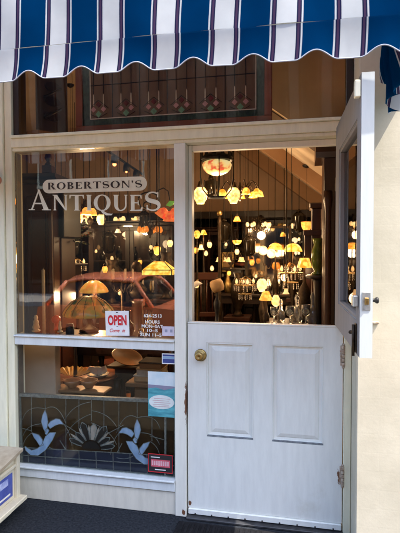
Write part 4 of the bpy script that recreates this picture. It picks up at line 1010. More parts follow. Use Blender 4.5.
# green vase on the glassware table, and the glassware
b = MB(); b.lathe([(0, 0), (.05, 0), (.055, .01), (.03, .03), (.045, .06), (.055, .13), (.05, .2), (.034, .25), (.05, .30), (.045, .30), (.03, .25), (.045, .19), (.04, .06), (0, .035)], (0, 0, 0), 20)
p = at(318, 270, 1.3); tag(b.build('green_vase', G_green, None, (p.x, p.y, p.z-.04)), 'green glass vase standing on a wooden pedestal beside the tall cabinet', 'vase')
t = thing('pedestal', 'slim turned wooden pedestal holding up the green vase', 'pedestal', (p.x, p.y, 0)); zz = p.z-.0405
b = MB(); b.lathe([(.0, zz-.03), (.09, zz-.03), (.1, zz-.02), (.1, zz-.006), (.09, zz), (0, zz)], (0, 0, 0), 20); b.build('top', M_dark, t)
b = MB(); b.lathe([(.12, 0), (.12, .03), (.05, .06), (.03, .2), (.04, .5), (.028, .8), (.04, zz-.06), (.05, zz-.031)], (0, 0, 0), 16); b.build('column', M_dark, t)
DEC = [(0, 0), (.04, 0), (.045, .02), (.045, .09), (.02, .125), (.014, .17), (.02, .18), (.016, .182), (.022, .20), (.014, .23), (0, .235)]
GOB = [(0, 0), (.03, 0), (.03, .004), (.006, .012), (.006, .06), (.024, .075), (.034, .10), (.032, .15), (.029, .15), (.03, .10), (.01, .075)]
gl = [('tall cut crystal decanter nearest the tall cabinet', DEC, 313, 1.30, 1.1), ('cut crystal decanter in the middle of the glassware table', DEC, 297, 1.35, 1.0), ('squat decanter at the left end of the glassware table', DEC, 281, 1.42, .8),
      ('crystal goblet in front of the tall decanter', GOB, 306, 1.22, 1.1), ('crystal goblet between the two middle decanters', GOB, 290, 1.22, 1.0), ('small goblet at the left edge of the glassware table', GOB, 274, 1.25, .9)]
for lab, pr, px, Y, k in gl: p = at(px, 300, Y); ware('decanter' if pr is DEC else 'goblet', lab, 'glassware', (p.x, Y, 1.001), pr, M_cry, k)
ware('silver_jug', 'silver plated jug among the crystal goblets', 'jug', (at(300, 300, 1.5).x, 1.5, 1.001), VASES[2], M_silver, 1.1)
# brass column stand (vertical gleam left of centre)
t = thing('brass_column', 'tall slender brass column floor lamp standard left of the chandelier', 'floor lamp', (at(219.5, 250, 2.0).x, 2.0, 0)); h = at(219.5, 216, 2.0).z
b = MB(); b.lathe([(.16, 0), (.16, .02), (.05, .05), (.018, .1), (.016, h*.5), (.026, h*.52), (.016, h*.54), (.014, h-.1), (.022, h-.06), (.014, h)], (0, 0, 0), 16); b.build('column', M_dbrass, t)
b = MB(); b.ball((0, 0, h+.03), .03); b.build('finial', M_brass, t)
# mirror in dim gilt frame
p = at(268, 262, 3.0); t = thing('wall_mirror', 'large upright mirror with thin gilt frame on a dark easel behind the globes', 'mirror', (p.x, 3.0, 0)); zz = p.z
b = MB(); w2, h2 = .24, .40
for q in ((-w2, w2, h2, h2+.03), (-w2, w2, -h2-.03, -h2), (-w2-.03, -w2, -h2-.03, h2+.03), (w2, w2+.03, -h2-.03, h2+.03)): b.box(q[0], q[1], -.02, .01, zz+q[2], zz+q[3], .003)
b.build('frame', M_dbrass, t)
b = MB(); b.box(-w2+.001, w2-.001, -.006, .0, zz-h2+.001, zz+h2-.001); b.build('mirror_glass', varied('dark mirror', (.35, .3, .25), (.4, .35, .3), 5, .06, 1), t)
b = MB(); b.tube([(-.2, .02, 0), (-.12, .02, zz+h2)], .02, 8); b.tube([(.2, .02, 0), (.12, .02, zz+h2)], .02, 8); b.tube([(0, .4, 0), (0, .03, zz+h2)], .02, 8); b.build('easel', M_dark, t)
# spindle chair back left behind the half door
def chair(label, x, y, rz, z=0, mat=M_red):
    t = thing('chair', label, 'chair', (x, y, z), rz)
    b = MB(); b.box(-.21, .21, -.2, .2, .42, .455, .012); b.build('seat', M_cloth, t)
    for sx in (-1, 1):
        b = MB(); b.tube([(sx*.18, -.18, 0), (sx*.17, -.17, .42)], .018, 8); b.build('leg', mat, t)
        b = MB(); b.tube([(sx*.19, .22, 0), (sx*.18, .18, .45), (sx*.19, .22, .8), (sx*.20, .27, 1.08)], .018, 8); b.build('leg', mat, t)
    b = MB(); b.box(-.2, .2, .235, .262, .98, 1.06, .008); b.box(-.19, .19, .2, .225, .60, .65, .006)
    for k in range(5): b.tube([(-.12+k*.06, .21, .65), (-.12+k*.06, .245, .98)], .008, 6)
    b.build('backrest', mat, t); return t
chair('red wood spindle back chair stacked high beside the door jamb', at(203, 300, 1.9).x, 1.9, .3, .32)
b = MB(); b.box(at(203, 300, 1.9).x-.35, at(203, 300, 1.9).x+.3, 1.6, 2.2, 0, .318, .01); tag(b.build('low_platform', M_dark), 'low dark platform under the spindle back chair', 'platform')
chair('red wood chair standing between the china cabinets', .75, 3.5, 2.8)
# picture frames on the back wall / upper shelf line
for j, (px, py, wp, hp, lab) in enumerate(((120, 231, 10, 13, 'pale framed print leaning by the iron chandelier'), (66, 234, 9, 16, 'small pale framed print near the clock'), (228, 262, 12, 20, 'dim framed print left of the twin globes'))):
    Y = 3.3; p = at(px, py, Y); k = 6.1/484; t = thing('framed_print', lab, 'picture', p)
    b = MB(); a, c = wp*k/2, hp*k/2
    b.box(-a, a, -.015, .015, c-.02, c, .003); b.box(-a, a, -.015, .015, -c, -c+.02, .003); b.box(-a, -a+.02, -.0145, .0145, -c+.02, c-.02, .002); b.box(a-.02, a, -.0145, .0145, -c+.02, c-.02, .002); b.build('frame', M_brass, t)
    b = MB(); b.box(-a+.02, a-.02, -.004, .004, -c+.02, c-.02); b.build('print', M_chalk if j < 2 else M_tanware, t)
    b = MB(); b.tube([(0, 0, c), (0, 0, ceil_at(p.x, Y)-p.z)], .002, 5); b.build('hanging_wire', M_iron, t)

# ------------------------------------------------------------------ window display
# longcase clock and wardrobe at the left
q = at(49, 214, .95)
t = thing('longcase_clock', 'tall dark longcase clock with pale round dial behind the window lettering', 'clock', (q.x, 1.08, 0), -.25)
b = MB(); b.box(-.17, .17, -.11, .11, 0, .55, .008); b.box(-.13, .13, -.09, .09, .55, q.z-.2, .006); b.build('trunk_case', M_red, t)
b = MB(); b.box(-.18, .18, -.115, .11, q.z-.199, q.z+.2, .008); b.box(-.20, .20, -.135, .12, q.z+.2005, q.z+.235, .006); b.prism([(-.18, q.z+.236)]+bez((-.18, q.z+.27), (-.06, q.z+.28), (0, q.z+.36))+bez((0, q.z+.36), (.06, q.z+.28), (.18, q.z+.27))+[(.18, q.z+.236)], -.11, -.07); b.build('hood', M_dark, t)
b = MB(); m_ = Matrix.Translation((0, -.116, q.z)) @ Matrix.Rotation(pi/2, 4, 'X'); b.lathe([(0, 0), (.11, 0), (.115, .006), (.105, .01), (.1, .004), (0, .004)], (0, 0, 0), 28, m_); dl = b.build('dial', varied('aged dial', (.45, .38, .24), (.6, .52, .36), 8, .5), t)
b = MB(); b.box(-.003, .003, -.124, -.122, q.z, q.z+.06); b.box(0, .045, -.1265, -.1245, q.z-.003, q.z+.003)
for k in range(12): a = k*pi/6; b.box(.085*cos(a)-.004, .085*cos(a)+.004, -.1235, -.1215, q.z+.085*sin(a)-.006, q.z+.085*sin(a)+.006)
b.build('hands', M_iron, dl)
b = MB(); b.box(-.08, .08, -.094, -.0905, .75, q.z-.35, .004); b.build('door', M_dark, t)
q = at(37, 180, .75)
t = thing('wardrobe', 'tall mahogany wardrobe with moulded cornice and turned finial at the left of the window', 'wardrobe', (q.x-.10, .98, 0), .12)
b = MB(); b.box(-.30, .18, -.18, .22, 0, q.z-.02, .006); b.build('carcass', M_red, t)
b = MB(); b.prism([(-.19, q.z-.019), (-.2, q.z+.01), (-.24, q.z+.03), (-.24, q.z+.055), (.23, q.z+.055), (.23, q.z-.019)], -.34, .22, 'yz'); b.build('cornice', M_dark, t)
b = MB(); b.box(.11, .19, -.24, -.16, q.z+.056, q.z+.12, .005); b.lathe([(.02, .12), (.03, .13), (.012, .15), (.03, .18), (.024, .21), (.006, .235), (0, .26)], (.15, -.2, q.z), 14); b.build('finial', M_red, t)
for sx in (-.16, .06):
    b = MB(); b.box(sx-.10, sx+.10, -.192, -.181, .3, q.z-.12, .005); b.box(sx-.06, sx+.06, -.197, -.1925, .5, q.z-.25, .004); b.build('door', M_red, t)
b = MB(); b.lathe([(.02, .0), (.03, .1), (.02, .2), (.026, 1.2), (.02, q.z-.3), (.03, q.z-.15)], (.165, -.21, 0), 12); b.build('turned_column', M_red, t)
# glass fronted dark shelf full of bottles in the middle
t, zl = cabinet('bookcase', 'dark glazed bookcase in the middle of the shop seen through the big window', -1.25, 2.6, 1.0, .36, 1.95, M_dark, 3)
for r in range(3):
    for k in range(5): ware('bottle', 'dark bottle shelved in the glazed bookcase behind the window', 'bottle', (-1.65+k*.2, 2.6, zl+(1.85-zl)*r/3+.0305), VASES[(k+r) % 4], random.choice([M_bottle, M_brass, M_china]), random.uniform(.7, 1), 'bottles in the glazed bookcase')
# display ledge behind the middle rail
t = thing('display_shelf', 'narrow dark display shelf behind the middle window rail', 'shelf', (-.62, .44, 0))
b = MB(); b.box(-.46, .5, -.16, .22, .975, .998, .004); b.build('shelf_board', M_dark, t)
for sx in (-.42, .46):
    for sy in (-.13, .19):
        b = MB(); b.lathe([(.014, .0), (.02, .03), (.012, .1), (.018, .5), (.012, .9), (.016, .974)], (sx, sy, 0), 10); b.build('leg', M_dark, t)
ZS = .999
def shelf_lamp(name, label, px, py, Y, wpx, prof, mat, seg=24, light=0, base=M_dbrass, wob=0): return table_lamp(name, label, px, py, Y, wpx, prof, mat, ZS, base, light, 0, seg, wob)
BIGD = [(.03, .055), (.05, .05), (.10, .022), (.14, -.02), (.155, -.05), (.152, -.062), (.146, -.06), (.10, .012), (.03, .045)]
t = shelf_lamp('leaded_lamp', 'wide leaded glass dome lamp in amber and green standing in the window', 89, 305, .56, 56, BIGD, G_tiff, 28, 3)
b = MB()
kq = 56*3.36/484/2/.155; hq = at(89, 305, .56).z-ZS
for i in range(14):
    a = 2*pi*i/14; b.tube([(r*kq*1.01*cos(a), r*kq*1.01*sin(a), hq+z*kq+.001) for r, z in BIGD[1:6]], .0022, 5)
b.build('lead_came', M_iron, t)
table_lamp('leaded_lamp', 'smaller orange leaded dome lamp behind the wide amber and green one', 94, 286, 1.25, 31, scaled(BIGD, 1, 1.1), G_tiff2, .78, light=40)
table('side_table', 'dark table behind the display shelf carrying the orange leaded lamp', -1.25, 1.45, 1.1, .5, .779)
t = thing('figurine', 'small pale figurine standing on the display shelf at the left', 'figurine', (at(36, 330, .5).x, .5, ZS))
b = MB(); b.lathe([(.03, 0), (.032, .01), (.02, .015), (.028, .03), (.018, .06), (.022, .075), (.012, .09), (.016, .105), (.01, .122), (0, .126)], (0, 0, 0), 14); b.build('body', M_chalk, t)
t = thing('figurine', 'slim pale figurine on the display shelf between the small one and the dome lamp', 'figurine', (at(60, 330, .5).x, .5, ZS))
b = MB(); b.lathe([(.022, 0), (.022, .008), (.008, .012), (.014, .03), (.007, .06), (.01, .07), (.004, .085), (0, .09)], (0, 0, 0), 14); b.build('body', M_chalk, t)
ware('jug', 'dark pottery jug on the display shelf behind the OPEN card', 'jug', (at(128, 320, .5).x, .5, ZS), VASES[2], M_bottle, .8)
ware('vase', 'slim brass vase on the display shelf near the window post', 'vase', (at(150, 320, .55).x, .55, ZS), VASES[0], M_brass, .7)
ware('red_ball', 'small red glass ball ornament glowing left of the dome lamp', 'ornament', (at(56, 310, .6).x, .6, ZS), [(0, 0), (.02, 0), (.012, .02), (.012, .05), (.03, .06), (.036, .08), (.03, .1), (.012, .112), (0, .115)], glow('red ornament', (.30, .03, .015), (.36, .05, .02), .03), 1)
# lower display
b = MB(); b.box(-1.36, -1.02, .28, .36, 0, .972, .004); tag(b.build('pale_board', varied('peach painted board', (.50, .37, .26), (.62, .47, .34), 3, .6)), 'pale peach painted board standing at the left behind the lower pane', 'board')
p = at(82, 380, .62)
table('round_table', 'round mahogany drum table in the lower window display', p.x, .72, .50, .50, p.z+.02, varied('drum table wood', (.15, .05, .02), (.26, .09, .035), 6, .3, sc=(.4, .4, 1)), .02, True)
zt_ = p.z+.0205
# golden fan
t = thing('golden_fan', 'pleated golden fan lying open on the round table', 'fan', (at(72, 372, .60).x, .60, zt_+.008)); b = MB(); n_ = 18; vs = []
for k in range(n_+1):
    a = radians(20+140*k/n_); zz = .012*(k % 2)
    vs.append(((.05*cos(a)*1.0, .05*sin(a)*.3, zz*.4), (.15*cos(a), .12*sin(a)-.03, .03+zz+.02*sin(a))))
for (a0, a1), (b0, b1) in zip(vs, vs[1:]):
    f = b.bm.faces.new([b.bm.verts.new(v) for v in (a0, a1, b1, b0)])
fo = b.build('leaf', varied('gilt paper', (.70, .40, .09), (.88, .62, .22), 20, .4, 0), t); so_ = fo.modifiers.new('thick', 'SOLIDIFY'); so_.thickness = .002
b = MB(); b.tube([(-.05, .015, .004), (-.145, .01, .035)], .005, 6); b.tube([(.05, .015, .004), (.145, .01, .035)], .005, 6); b.build('guard_stick', M_oak, t)
# napkins in a dish
t = thing('napkin_dish', 'shallow dish with folded white napkins on the round table beside the fan', 'dish', (at(98, 374, .66).x, .66, zt_))
b = MB(); b.lathe([(0, 0), (.05, 0), (.085, .022), (.088, .026), (.05, .008), (0, .006)], (0, 0, 0), 24); b.build('dish', M_china, t)
for k in range(4):
    b = MB(); m_ = Matrix.Translation((-.035+.022*k, 0, .045)) @ Matrix.Rotation(.5-.3*k, 4, 'Z') @ Matrix.Rotation(.5-.35*k, 4, 'Y'); b.prism([(-.05, -.02), (.05, -.026), (.06, .02), (.0, .032), (-.045, .018)], -.006, .006, 'xz', m_); b.build('napkin', M_white, t)
# copper bowls round the table edge
p = at(118, 372, .75); t = thing('wooden_tray', 'oval wooden tray propped at a slant behind the OPEN card, seen low', 'tray', (at(127, 358, .8).x, .8, at(127, 358, .8).z), 0)
b = MB(); m_ = Matrix.Rotation(radians(62), 4, 'X') @ Matrix.Rotation(radians(-14), 4, 'Y'); b.lathe([(0, -.008), (.10, -.008), (.125, .012), (.128, .016), (.12, .016), (.098, 0), (0, 0)], (0, 0, 0), 28, Matrix.Rotation(radians(18), 4, 'Y') @ Matrix.Rotation(radians(25), 4, 'X'), sq=(1, .75)); b.build('tray', M_oak, t)
zq = t.location.z
table('plant_stand', 'small dark stand under the slanting oval tray', at(127, 358, .8).x, .82, .26, .26, zq-.045, M_dark, .02)
# books by the poster
p = at(150, 366, .45)
for k, (w_, lab) in enumerate(((.20, 'bottom tan box of the pile beside the teal poster'), (.18, 'middle cream box of the pile beside the teal poster'), (.16, 'top brown box of the pile beside the teal poster'))):
    t = thing('book_box', lab, 'box', (p.x+.01*k, .47, p.z-.10+k*.047)); b = MB(); b.box(-w_/2, w_/2, -.08, .08, 0, .036, .003); b.build('body', (M_tanware, M_chalk, M_oak)[k], t)
    b = MB(); b.box(-w_/2-.004, w_/2+.004, -.084, .084, .0365, .0465, .002); b.build('lid', (M_chalk, M_tanware, M_dark)[k], t)
table('side_table', 'small oak table under the pile of boxes in the window corner', p.x+.02, .5, .34, .3, p.z-.101, M_oak)
ware('copper_pot', 'copper pot standing on the floor behind the leaded panel', 'pot', (at(110, 395, .6).x+.05, .95, 0), [(0, 0), (.1, 0), (.13, .1), (.13, .2), (.1, .26), (.12, .3), (.11, .3), (.09, .26)], varied('copper', (.35, .13, .05), (.55, .24, .1), 9, .3, 1), 1.3)
# scatter of small dark stock on the tables deeper inside
for j in range(9):
    x = -.2+.12*j; ware('small_vase', 'small dim vase in the row on the shelf unit behind the half door', 'vase', (x, 2.95, 1.102), VASES[j % 4], random.choice([M_brass, M_bottle, M_silver, M_dbrass]), random.uniform(.6, 1.15), 'row of vases behind the half door')
table('console_table', 'long dark console table carrying a row of small vases', .28, 2.95, 1.25, .3, 1.10)

# more stock in the big window ------------------------------------------------
def fern(name, label, x, y, z, h, n, mat, pot):
    t = thing(name, label, 'plant', (x, y, z)); b = MB(); rnd = random.Random(5)
    for i in range(n):
        a = rnd.uniform(0, 6.28); el = rnd.uniform(.5, 1.4); L = h*rnd.uniform(.6, 1); pts = []
        for q in range(7):
            u = q/6; r = L*u*cos(el); pts.append(Vector((r*cos(a), r*sin(a), .16+L*u*sin(el)-.55*L*u*u*(1.2-sin(el)))))
        b.tube(pts, .003, 4, r1=.001)
        for q in range(1, 7):
            d = (pts[q]-pts[q-1]).normalized(); sd_ = d.cross(Vector((0, 0, 1))).normalized(); w_ = .05*(1-.1*q)
            for sg_ in (-1, 1):
                p0 = pts[q]; v = [p0, p0+sd_*sg_*w_*.6+d*.02+Vector((0, 0, -.004)), p0+sd_*sg_*w_+d*.03+Vector((0, 0, -.02)), p0+sd_*sg_*w_*.5+Vector((0, 0, -.012))]
                b.bm.faces.new([b.bm.verts.new(c) for c in v])
    b.build('foliage', mat, t)
    b = MB(); b.lathe([(0, 0), (.07, 0), (.10, .14), (.105, .16), (.09, .16), (.085, .13), (0, .13)], (0, 0, 0), 18); b.build('pot', pot, t)
    return t
q = at(66, 246, 1.3)
fern('fern', 'dark potted fern on a tall stand right of the longcase clock', q.x, 1.3, q.z-.16, .34, 34, varied('fern leaf', (.02, .035, .012), (.05, .075, .022), 8, .5), M_dbrass)
table('plant_stand', 'tall slender dark stand under the potted fern', q.x, 1.3, .3, .3, q.z-.161, M_dark, .02)
def candlestick(label, px, py, Y, arms, zb=.78, mat=M_dbrass):
    p = at(px, py, Y); h = p.z-zb; t = thing('candelabrum', label, 'candelabrum', (p.x, Y, zb))
    b = MB(); b.lathe([(.07, 0), (.075, .012), (.03, .035), (.012, .06), (.02, h*.4), (.01, h*.45), (.016, h*.8), (.008, h*.95), (.018, h), (.016, h)], (0, 0, 0), 14); b.build('stem', mat, t)
    for k in range(arms):
        a = 2*pi*k/arms+.3; b = MB(); b.tube([(.1*sin(v)*cos(a), .1*sin(v)*sin(a), h*.8-.05*sin(2*v)+.05*(1-cos(v))) for v in [x*.19 for x in range(9)]], .004, 6); e_ = (.1*cos(a), .1*sin(a), h*.8+.06)
        b.lathe([(.005, -.02), (.02, 0), (.012, .006), (.012, .02)], e_, 10); ar = b.build('arm', mat, t)
        b = MB(); b.lathe([(.009, .0205), (.009, .11), (.003, .115), (0, .125)], e_, 8); b.build('candle', M_chalk, ar)
    return t
candlestick('dark branched candelabrum on the table near the middle of the big window', 122, 275, 1.45, 5)
candlestick('taller dark candelabrum behind the painted telephone number', 143, 285, 1.75, 4, .6)
table('side_table', 'dark oblong table behind the OPEN card carrying candelabra and a bronze bust', -.78, 1.62, .9, .5, .778)
q = at(137, 262, 1.65); t = thing('bronze_bust', 'dark bronze bust of a head and shoulders right of the candelabrum', 'bust', (q.x+.03, 1.55, .779)); hq = q.z-.78
b = MB(); b.lathe([(.09, 0), (.09, .02), (.05, .05), (.045, hq*.45), (.07, hq*.5)], (0, 0, 0), 16); b.build('pedestal', M_dark, t)
b = MB(); b.lathe([(.045, hq*.505), (.085, hq*.56), (.105, hq*.64), (.075, hq*.70), (.032, hq*.74), (.030, hq*.78), (.046, hq*.81), (.055, hq*.88), (.052, hq*.95), (.035, hq*1.0), (0, hq*1.02)], (0, 0, 0), 18, sq=(1, .72)); b.ball((0, -.040, hq*.87), .010, (1, 1, 1.6)); b.build('figure', M_dbrass, t)
pendant('pendant_lamp', 'amber glass ball lamp hanging low right of the orange leaded dome', 105, 269, 1.35, 6, GLOBE, G_amber, 0)
pendant('pendant_lamp', 'small orange globe hanging by the left edge of the square leaded shade', 140, 262, 1.9, 4.5, GLOBE, G_orange, 0)
pendant('pendant_lamp', 'white paper cone lamp hanging under the iron chandelier', 118, 231, 1.8, 7, CONE, glow('paper shade', (.8, .62, .4), (.9, .74, .5), .6*EM), 0)
pendant('pendant_lamp', 'tiny glowing bulb hanging low behind the telephone number', 151, 247, 2.5, 3.6, GLOBE, G_bulb, 0)
pendant('pendant_lamp', 'amber bell lamp hanging high beyond the globe pair in the doorway', 283, 232, 3.0, 6, TULIP, G_amber, 0)
pendant('pendant_lamp', 'small cream bulb hanging above the amber domes', 268.5, 225, 2.6, 4.6, GLOBE, G_cream, 0)
pendant('pendant_lamp', 'deep orange globe hanging in front of the gilt framed mirror', 252, 262, 2.6, 5, GLOBE, G_orange, 0)
pendant('pendant_lamp', 'faint amber globe hanging low between the brass column and mirror', 229, 273, 2.7, 4, GLOBE, G_amber, 0)
t = thing('scroll_bracket', 'dark iron scroll bracket hanging from the ceiling under the last painted letter', 'bracket', at(150, 196, 1.2)); k = 4/484
b = MB(); b.tube([(-10*k, 0, -12*k)]+[(11*k*cos(v)-2*k, 0, 8*k*sin(v)-4*k) for v in [3.14-.3*x for x in range(12)]], .007, 6); b.tube([(5*k*cos(v)*(1-v/9)-4*k, 0, 5*k*sin(v)*(1-v/9)-10*k) for v in [.4*x for x in range(18)]], .006, 6); b.build('scroll', M_iron, t)
b = MB(); b.tube([(-2*k, 0, 4*k), (-2*k, 0, CEIL-t.location.z)], .004, 5); b.build('rod', M_iron, t)
t = thing('candle', 'single pale wax candle in a brass dish at the left of the window', 'candle', (at(48.5, 284, .8).x, .72, .90)); q = at(48.5, 270, .72)
b = MB(); b.lathe([(0, 0), (.05, 0), (.055, .012), (.02, .012), (.018, .03), (.0, .03)], (0, 0, 0), 14); b.build('dish', M_brass, t)
b = MB(); b.lathe([(.013, .0305), (.013, q.z-.90), (.003, q.z-.895), (0, q.z-.88)], (0, 0, 0), 12); b.build('wax', M_chalk, t)
table('plant_stand', 'narrow dark stand under the single wax candle', t.location.x, .74, .24, .24, .899, M_dark, .02)
chair('dark chair turned to the left behind the round table in the window', -1.15, 1.95, -.7, 0, M_dark)
for j, (px, w_, h_, lab) in enumerate(((70, .10, .13, 'stubby dark tin on the display shelf left of the dome lamp base'), (141, .07, .10, 'little silver beaker on the display shelf behind the opening hours'))):
    ware('tin' if j == 0 else 'beaker', lab, 'ware', (at(px, 330, .42).x, .42, ZS), [(0, 0), (w_/2, 0), (w_/2, h_*.8), (w_/2*.9, h_*.82), (w_/2*.9, h_), (0, h_)], M_iron if j == 0 else M_silver, .6)

# depth of the shop: more lamps and dark stock ------------------------------------
BELL = [(.010, .05), (.022, .046), (.030, .02), (.034, -.01), (.046, -.035), (.060, -.05), (.056, -.05), (.03, -.006), (.02, .04)]
PEAR = [(.014, .05), (.022, .045), (.034, .02), (.044, -.01), (.040, -.04), (.022, -.058), (.006, -.066), (0, -.068)]
DISH = [(.01, .02), (.05, .016), (.09, .004), (.11, -.012), (.108, -.016), (.06, -.002), (.01, .01)]
chandelier('chandelier', 'wide brass chandelier of downturned peach bells left of the mirror', 231, 262, 2.5, 13, 5, BELL, G_peach, 5.5, ph=.9, light=3)
chandelier('chandelier', 'small chandelier with five dim amber pears low beyond the twin globes', 284, 268, 2.9, 10, 5, PEAR, G_dim, 5.5, ph=.3, light=2)
chandelier('chandelier', 'three armed chandelier of white bulbs just left of the torch lamp', 292, 226, 3.1, 8, 3, scaled(GLOBE, .5), G_bulb, 3.8, True, ph=.6, light=3, mbar=M_iron)
chandelier('chandelier', 'brass chandelier with peach bells behind the left part of the lettering', 62, 234, 2.3, 12, 5, BELL, G_peach, 5.5, ph=.1, light=18)
chandelier('chandelier', 'dim chandelier of amber pears right of the bronze bust', 150, 232, 2.1, 11, 6, PEAR, G_dim, 5, ph=.5, light=2)
p = at(207, 262, 2.2)
proto = None
for j, (px, py, Y) in enumerate(((243, 281, 2.4), (256, 276, 2.6), (275, 281, 2.7), (226, 244, 2.9), (212, 268, 2.8), (299, 239, 3.2), (287, 289, 2.3), (206, 253, 3.0), (72, 259, 2.2), (96, 251, 2.5), (112, 258, 2.6), (131, 244, 2.9), (165, 257, 2.7), (40, 246, 1.7), (120, 292, 2.1), (166, 292, 2.2))):
    if proto is None: proto, k = pendant('small_bulb', 'small warm bulb on a thin cord glowing in the dark depth of the shop', px, py, Y, 3.4, PEAR, G_bulb, 0, cap=False, group='small bulbs in the depth of the shop')
    else:
        o = copy_tree(proto); q = at(px, py, Y); o.location = q
        for ch in o.children:
            if ch.name.startswith('rod'): ch.scale.z = (ceil_at(q.x, Y)-q.z)/(ceil_at(at(243, 281, 2.4).x, 2.4)-at(243, 281, 2.4).z)
            else: ch.scale = (random.uniform(.75, 1.35),)*3
# unlit lanterns
proto = None
for j, (px, py, Y) in enumerate(((248, 246, 2.9), (224, 232, 2.4), (299, 222, 2.9), (275, 236, 3.2), (109, 243, 2.3), (76, 246, 2.8), (144, 222, 2.4), (56, 222, 2.0))):
    if proto is None:
        q0 = at(px, py, Y); proto = thing('unlit_lantern', 'dark unlit glass lantern hanging among the lit lamps', 'lantern', q0, 0, 'unlit lanterns in the depth of the shop')
        b = MB(); b.lathe([(.02, .12), (.08, .07), (.075, .06), (.06, -.08), (.04, -.11), (0, -.12)], (0, 0, 0), 6); b.build('glass_case', M_bottle, proto)
        b = MB()
        for i in range(6): a = i*pi/3; b.tube([(.022*cos(a), .022*sin(a), .12), (.083*cos(a), .083*sin(a), .07), (.063*cos(a), .063*sin(a), -.08), (.01, 0, -.12)], .004, 5)
        b.lathe([(.0, .15), (.03, .13), (.022, .118)], (0, 0, 0), 8); b.build('frame', M_dbrass, proto)
        b = MB(); b.tube([(0, 0, .14), (0, 0, ceil_at(q0.x, Y)-q0.z)], .004, 5); rod0 = ceil_at(q0.x, Y)-q0.z; b.build('rod', M_iron, proto)
    else:
        q = at(px, py, Y); o = copy_tree(proto); o.location = q; o.rotation_euler = (0, 0, j*.7)
        for ch in o.children:
            if ch.name.startswith('rod'): ch.scale.z = (ceil_at(q.x, Y)-q.z)/rod0
# tall stock standing in the gloom
for lab, px, py, Y, w_ in (('dark footed urn on a plinth between the brass column and the twin globes', 238, 293, 2.45, .17), ('dark pottery urn on a plinth behind the wide amber dome', 299, 276, 2.75, .26), ('broad dark urn on a plinth behind the candelabrum in the window', 112, 280, 2.15, .28), ('dark slender urn on a plinth at the window post', 166, 274, 1.9, .22)):
    q = at(px, py, Y); t = thing('urn', lab, 'urn', (q.x, Y, 0)); zz = q.z-.25
    b = MB(); b.box(-.14, .14, -.14, .14, 0, .05, .006); b.box(-.11, .11, -.11, .11, .0505, zz-.04, .006); b.box(-.14, .14, -.14, .14, zz-.0395, zz, .006); b.build('plinth', M_red, t)
    b = MB(); b.lathe([(0, zz+.0005), (.07, zz+.0005), (.04, zz+.03), (.03, zz+.06), (w_*.4, zz+.16), (w_*.5, zz+.26), (w_*.42, zz+.36), (w_*.2, zz+.42), (w_*.28, zz+.47), (w_*.24, zz+.47), (w_*.15, zz+.42)], (0, 0, 0), 20); b.build('urn_body', M_bottle if 'glazed' in lab else M_dbrass, t)
for lab, x, y, rz in (('dark chair upside down on top of the console behind the row of vases', .05, 3.35, .4), ('dark spindle chair against the panelling beneath the chandelier of bulbs', .6, 3.9, 3.0)):
    chair(lab, x, y, rz, 1.0 if 'upside' in lab else 0, M_dark)
table('console_table', 'tall dark console against the gilt framed mirror holding a chair', .05, 3.4, .7, .6, 1.40)
# framed pictures hung on the dark panelling
proto = None
for j, (x, z) in enumerate(((-2.6, 1.7), (-2.1, 1.75), (-1.5, 1.7), (-.9, 1.72), (-.35, 1.7), (.2, 1.75), (.85, 1.7), (1.4, 1.7))):
    if proto is None:
        proto = thing('framed_picture', 'small gilt framed picture hung high on the dark panelling', 'picture', (x, 6.31, z), 0, 'pictures on the back panelling')
        b = MB()
        for q in ((-.2, .2, .12, .15), (-.2, .2, -.15, -.12), (-.2, -.17, -.1199, .1199), (.17, .2, -.1199, .1199)): b.box(q[0], q[1], -.02, .02, q[2], q[3], .004)
        b.build('frame', M_brass, proto); b = MB(); b.box(-.17, .17, -.004, .004, -.12, .12); b.build('canvas', varied('dim painting', (.05, .06, .04), (.25, .18, .1), 12, .5), proto)
    else: o = copy_tree(proto); o.location = (x, 6.31, z)
# bowls along the front of the drum table
cu_ = varied('amber turned wood', (.30, .12, .04), (.46, .21, .08), 12, .3)
for j, (px, lab) in enumerate(((63, 'turned amber bowl at the left of the row under the golden fan'), (80, 'turned amber bowl in the middle of the row under the golden fan'), (96, 'turned amber bowl at the right of the row under the golden fan'))):
    q = at(px, 387, .52); ware('turned_bowl', lab, 'bowl', (q.x, .40, q.z+.03), [(0, 0), (.03, 0), (.032, .008), (.055, .03), (.064, .055), (.060, .055), (.05, .03), (0, .014)], cu_, 1.0)
table('bench', 'narrow oak bench under the three turned bowls behind the leaded panel', at(80, 387, .52).x, .40, .55, .16, at(80, 387, .52).z+.0295, M_oak, .02)

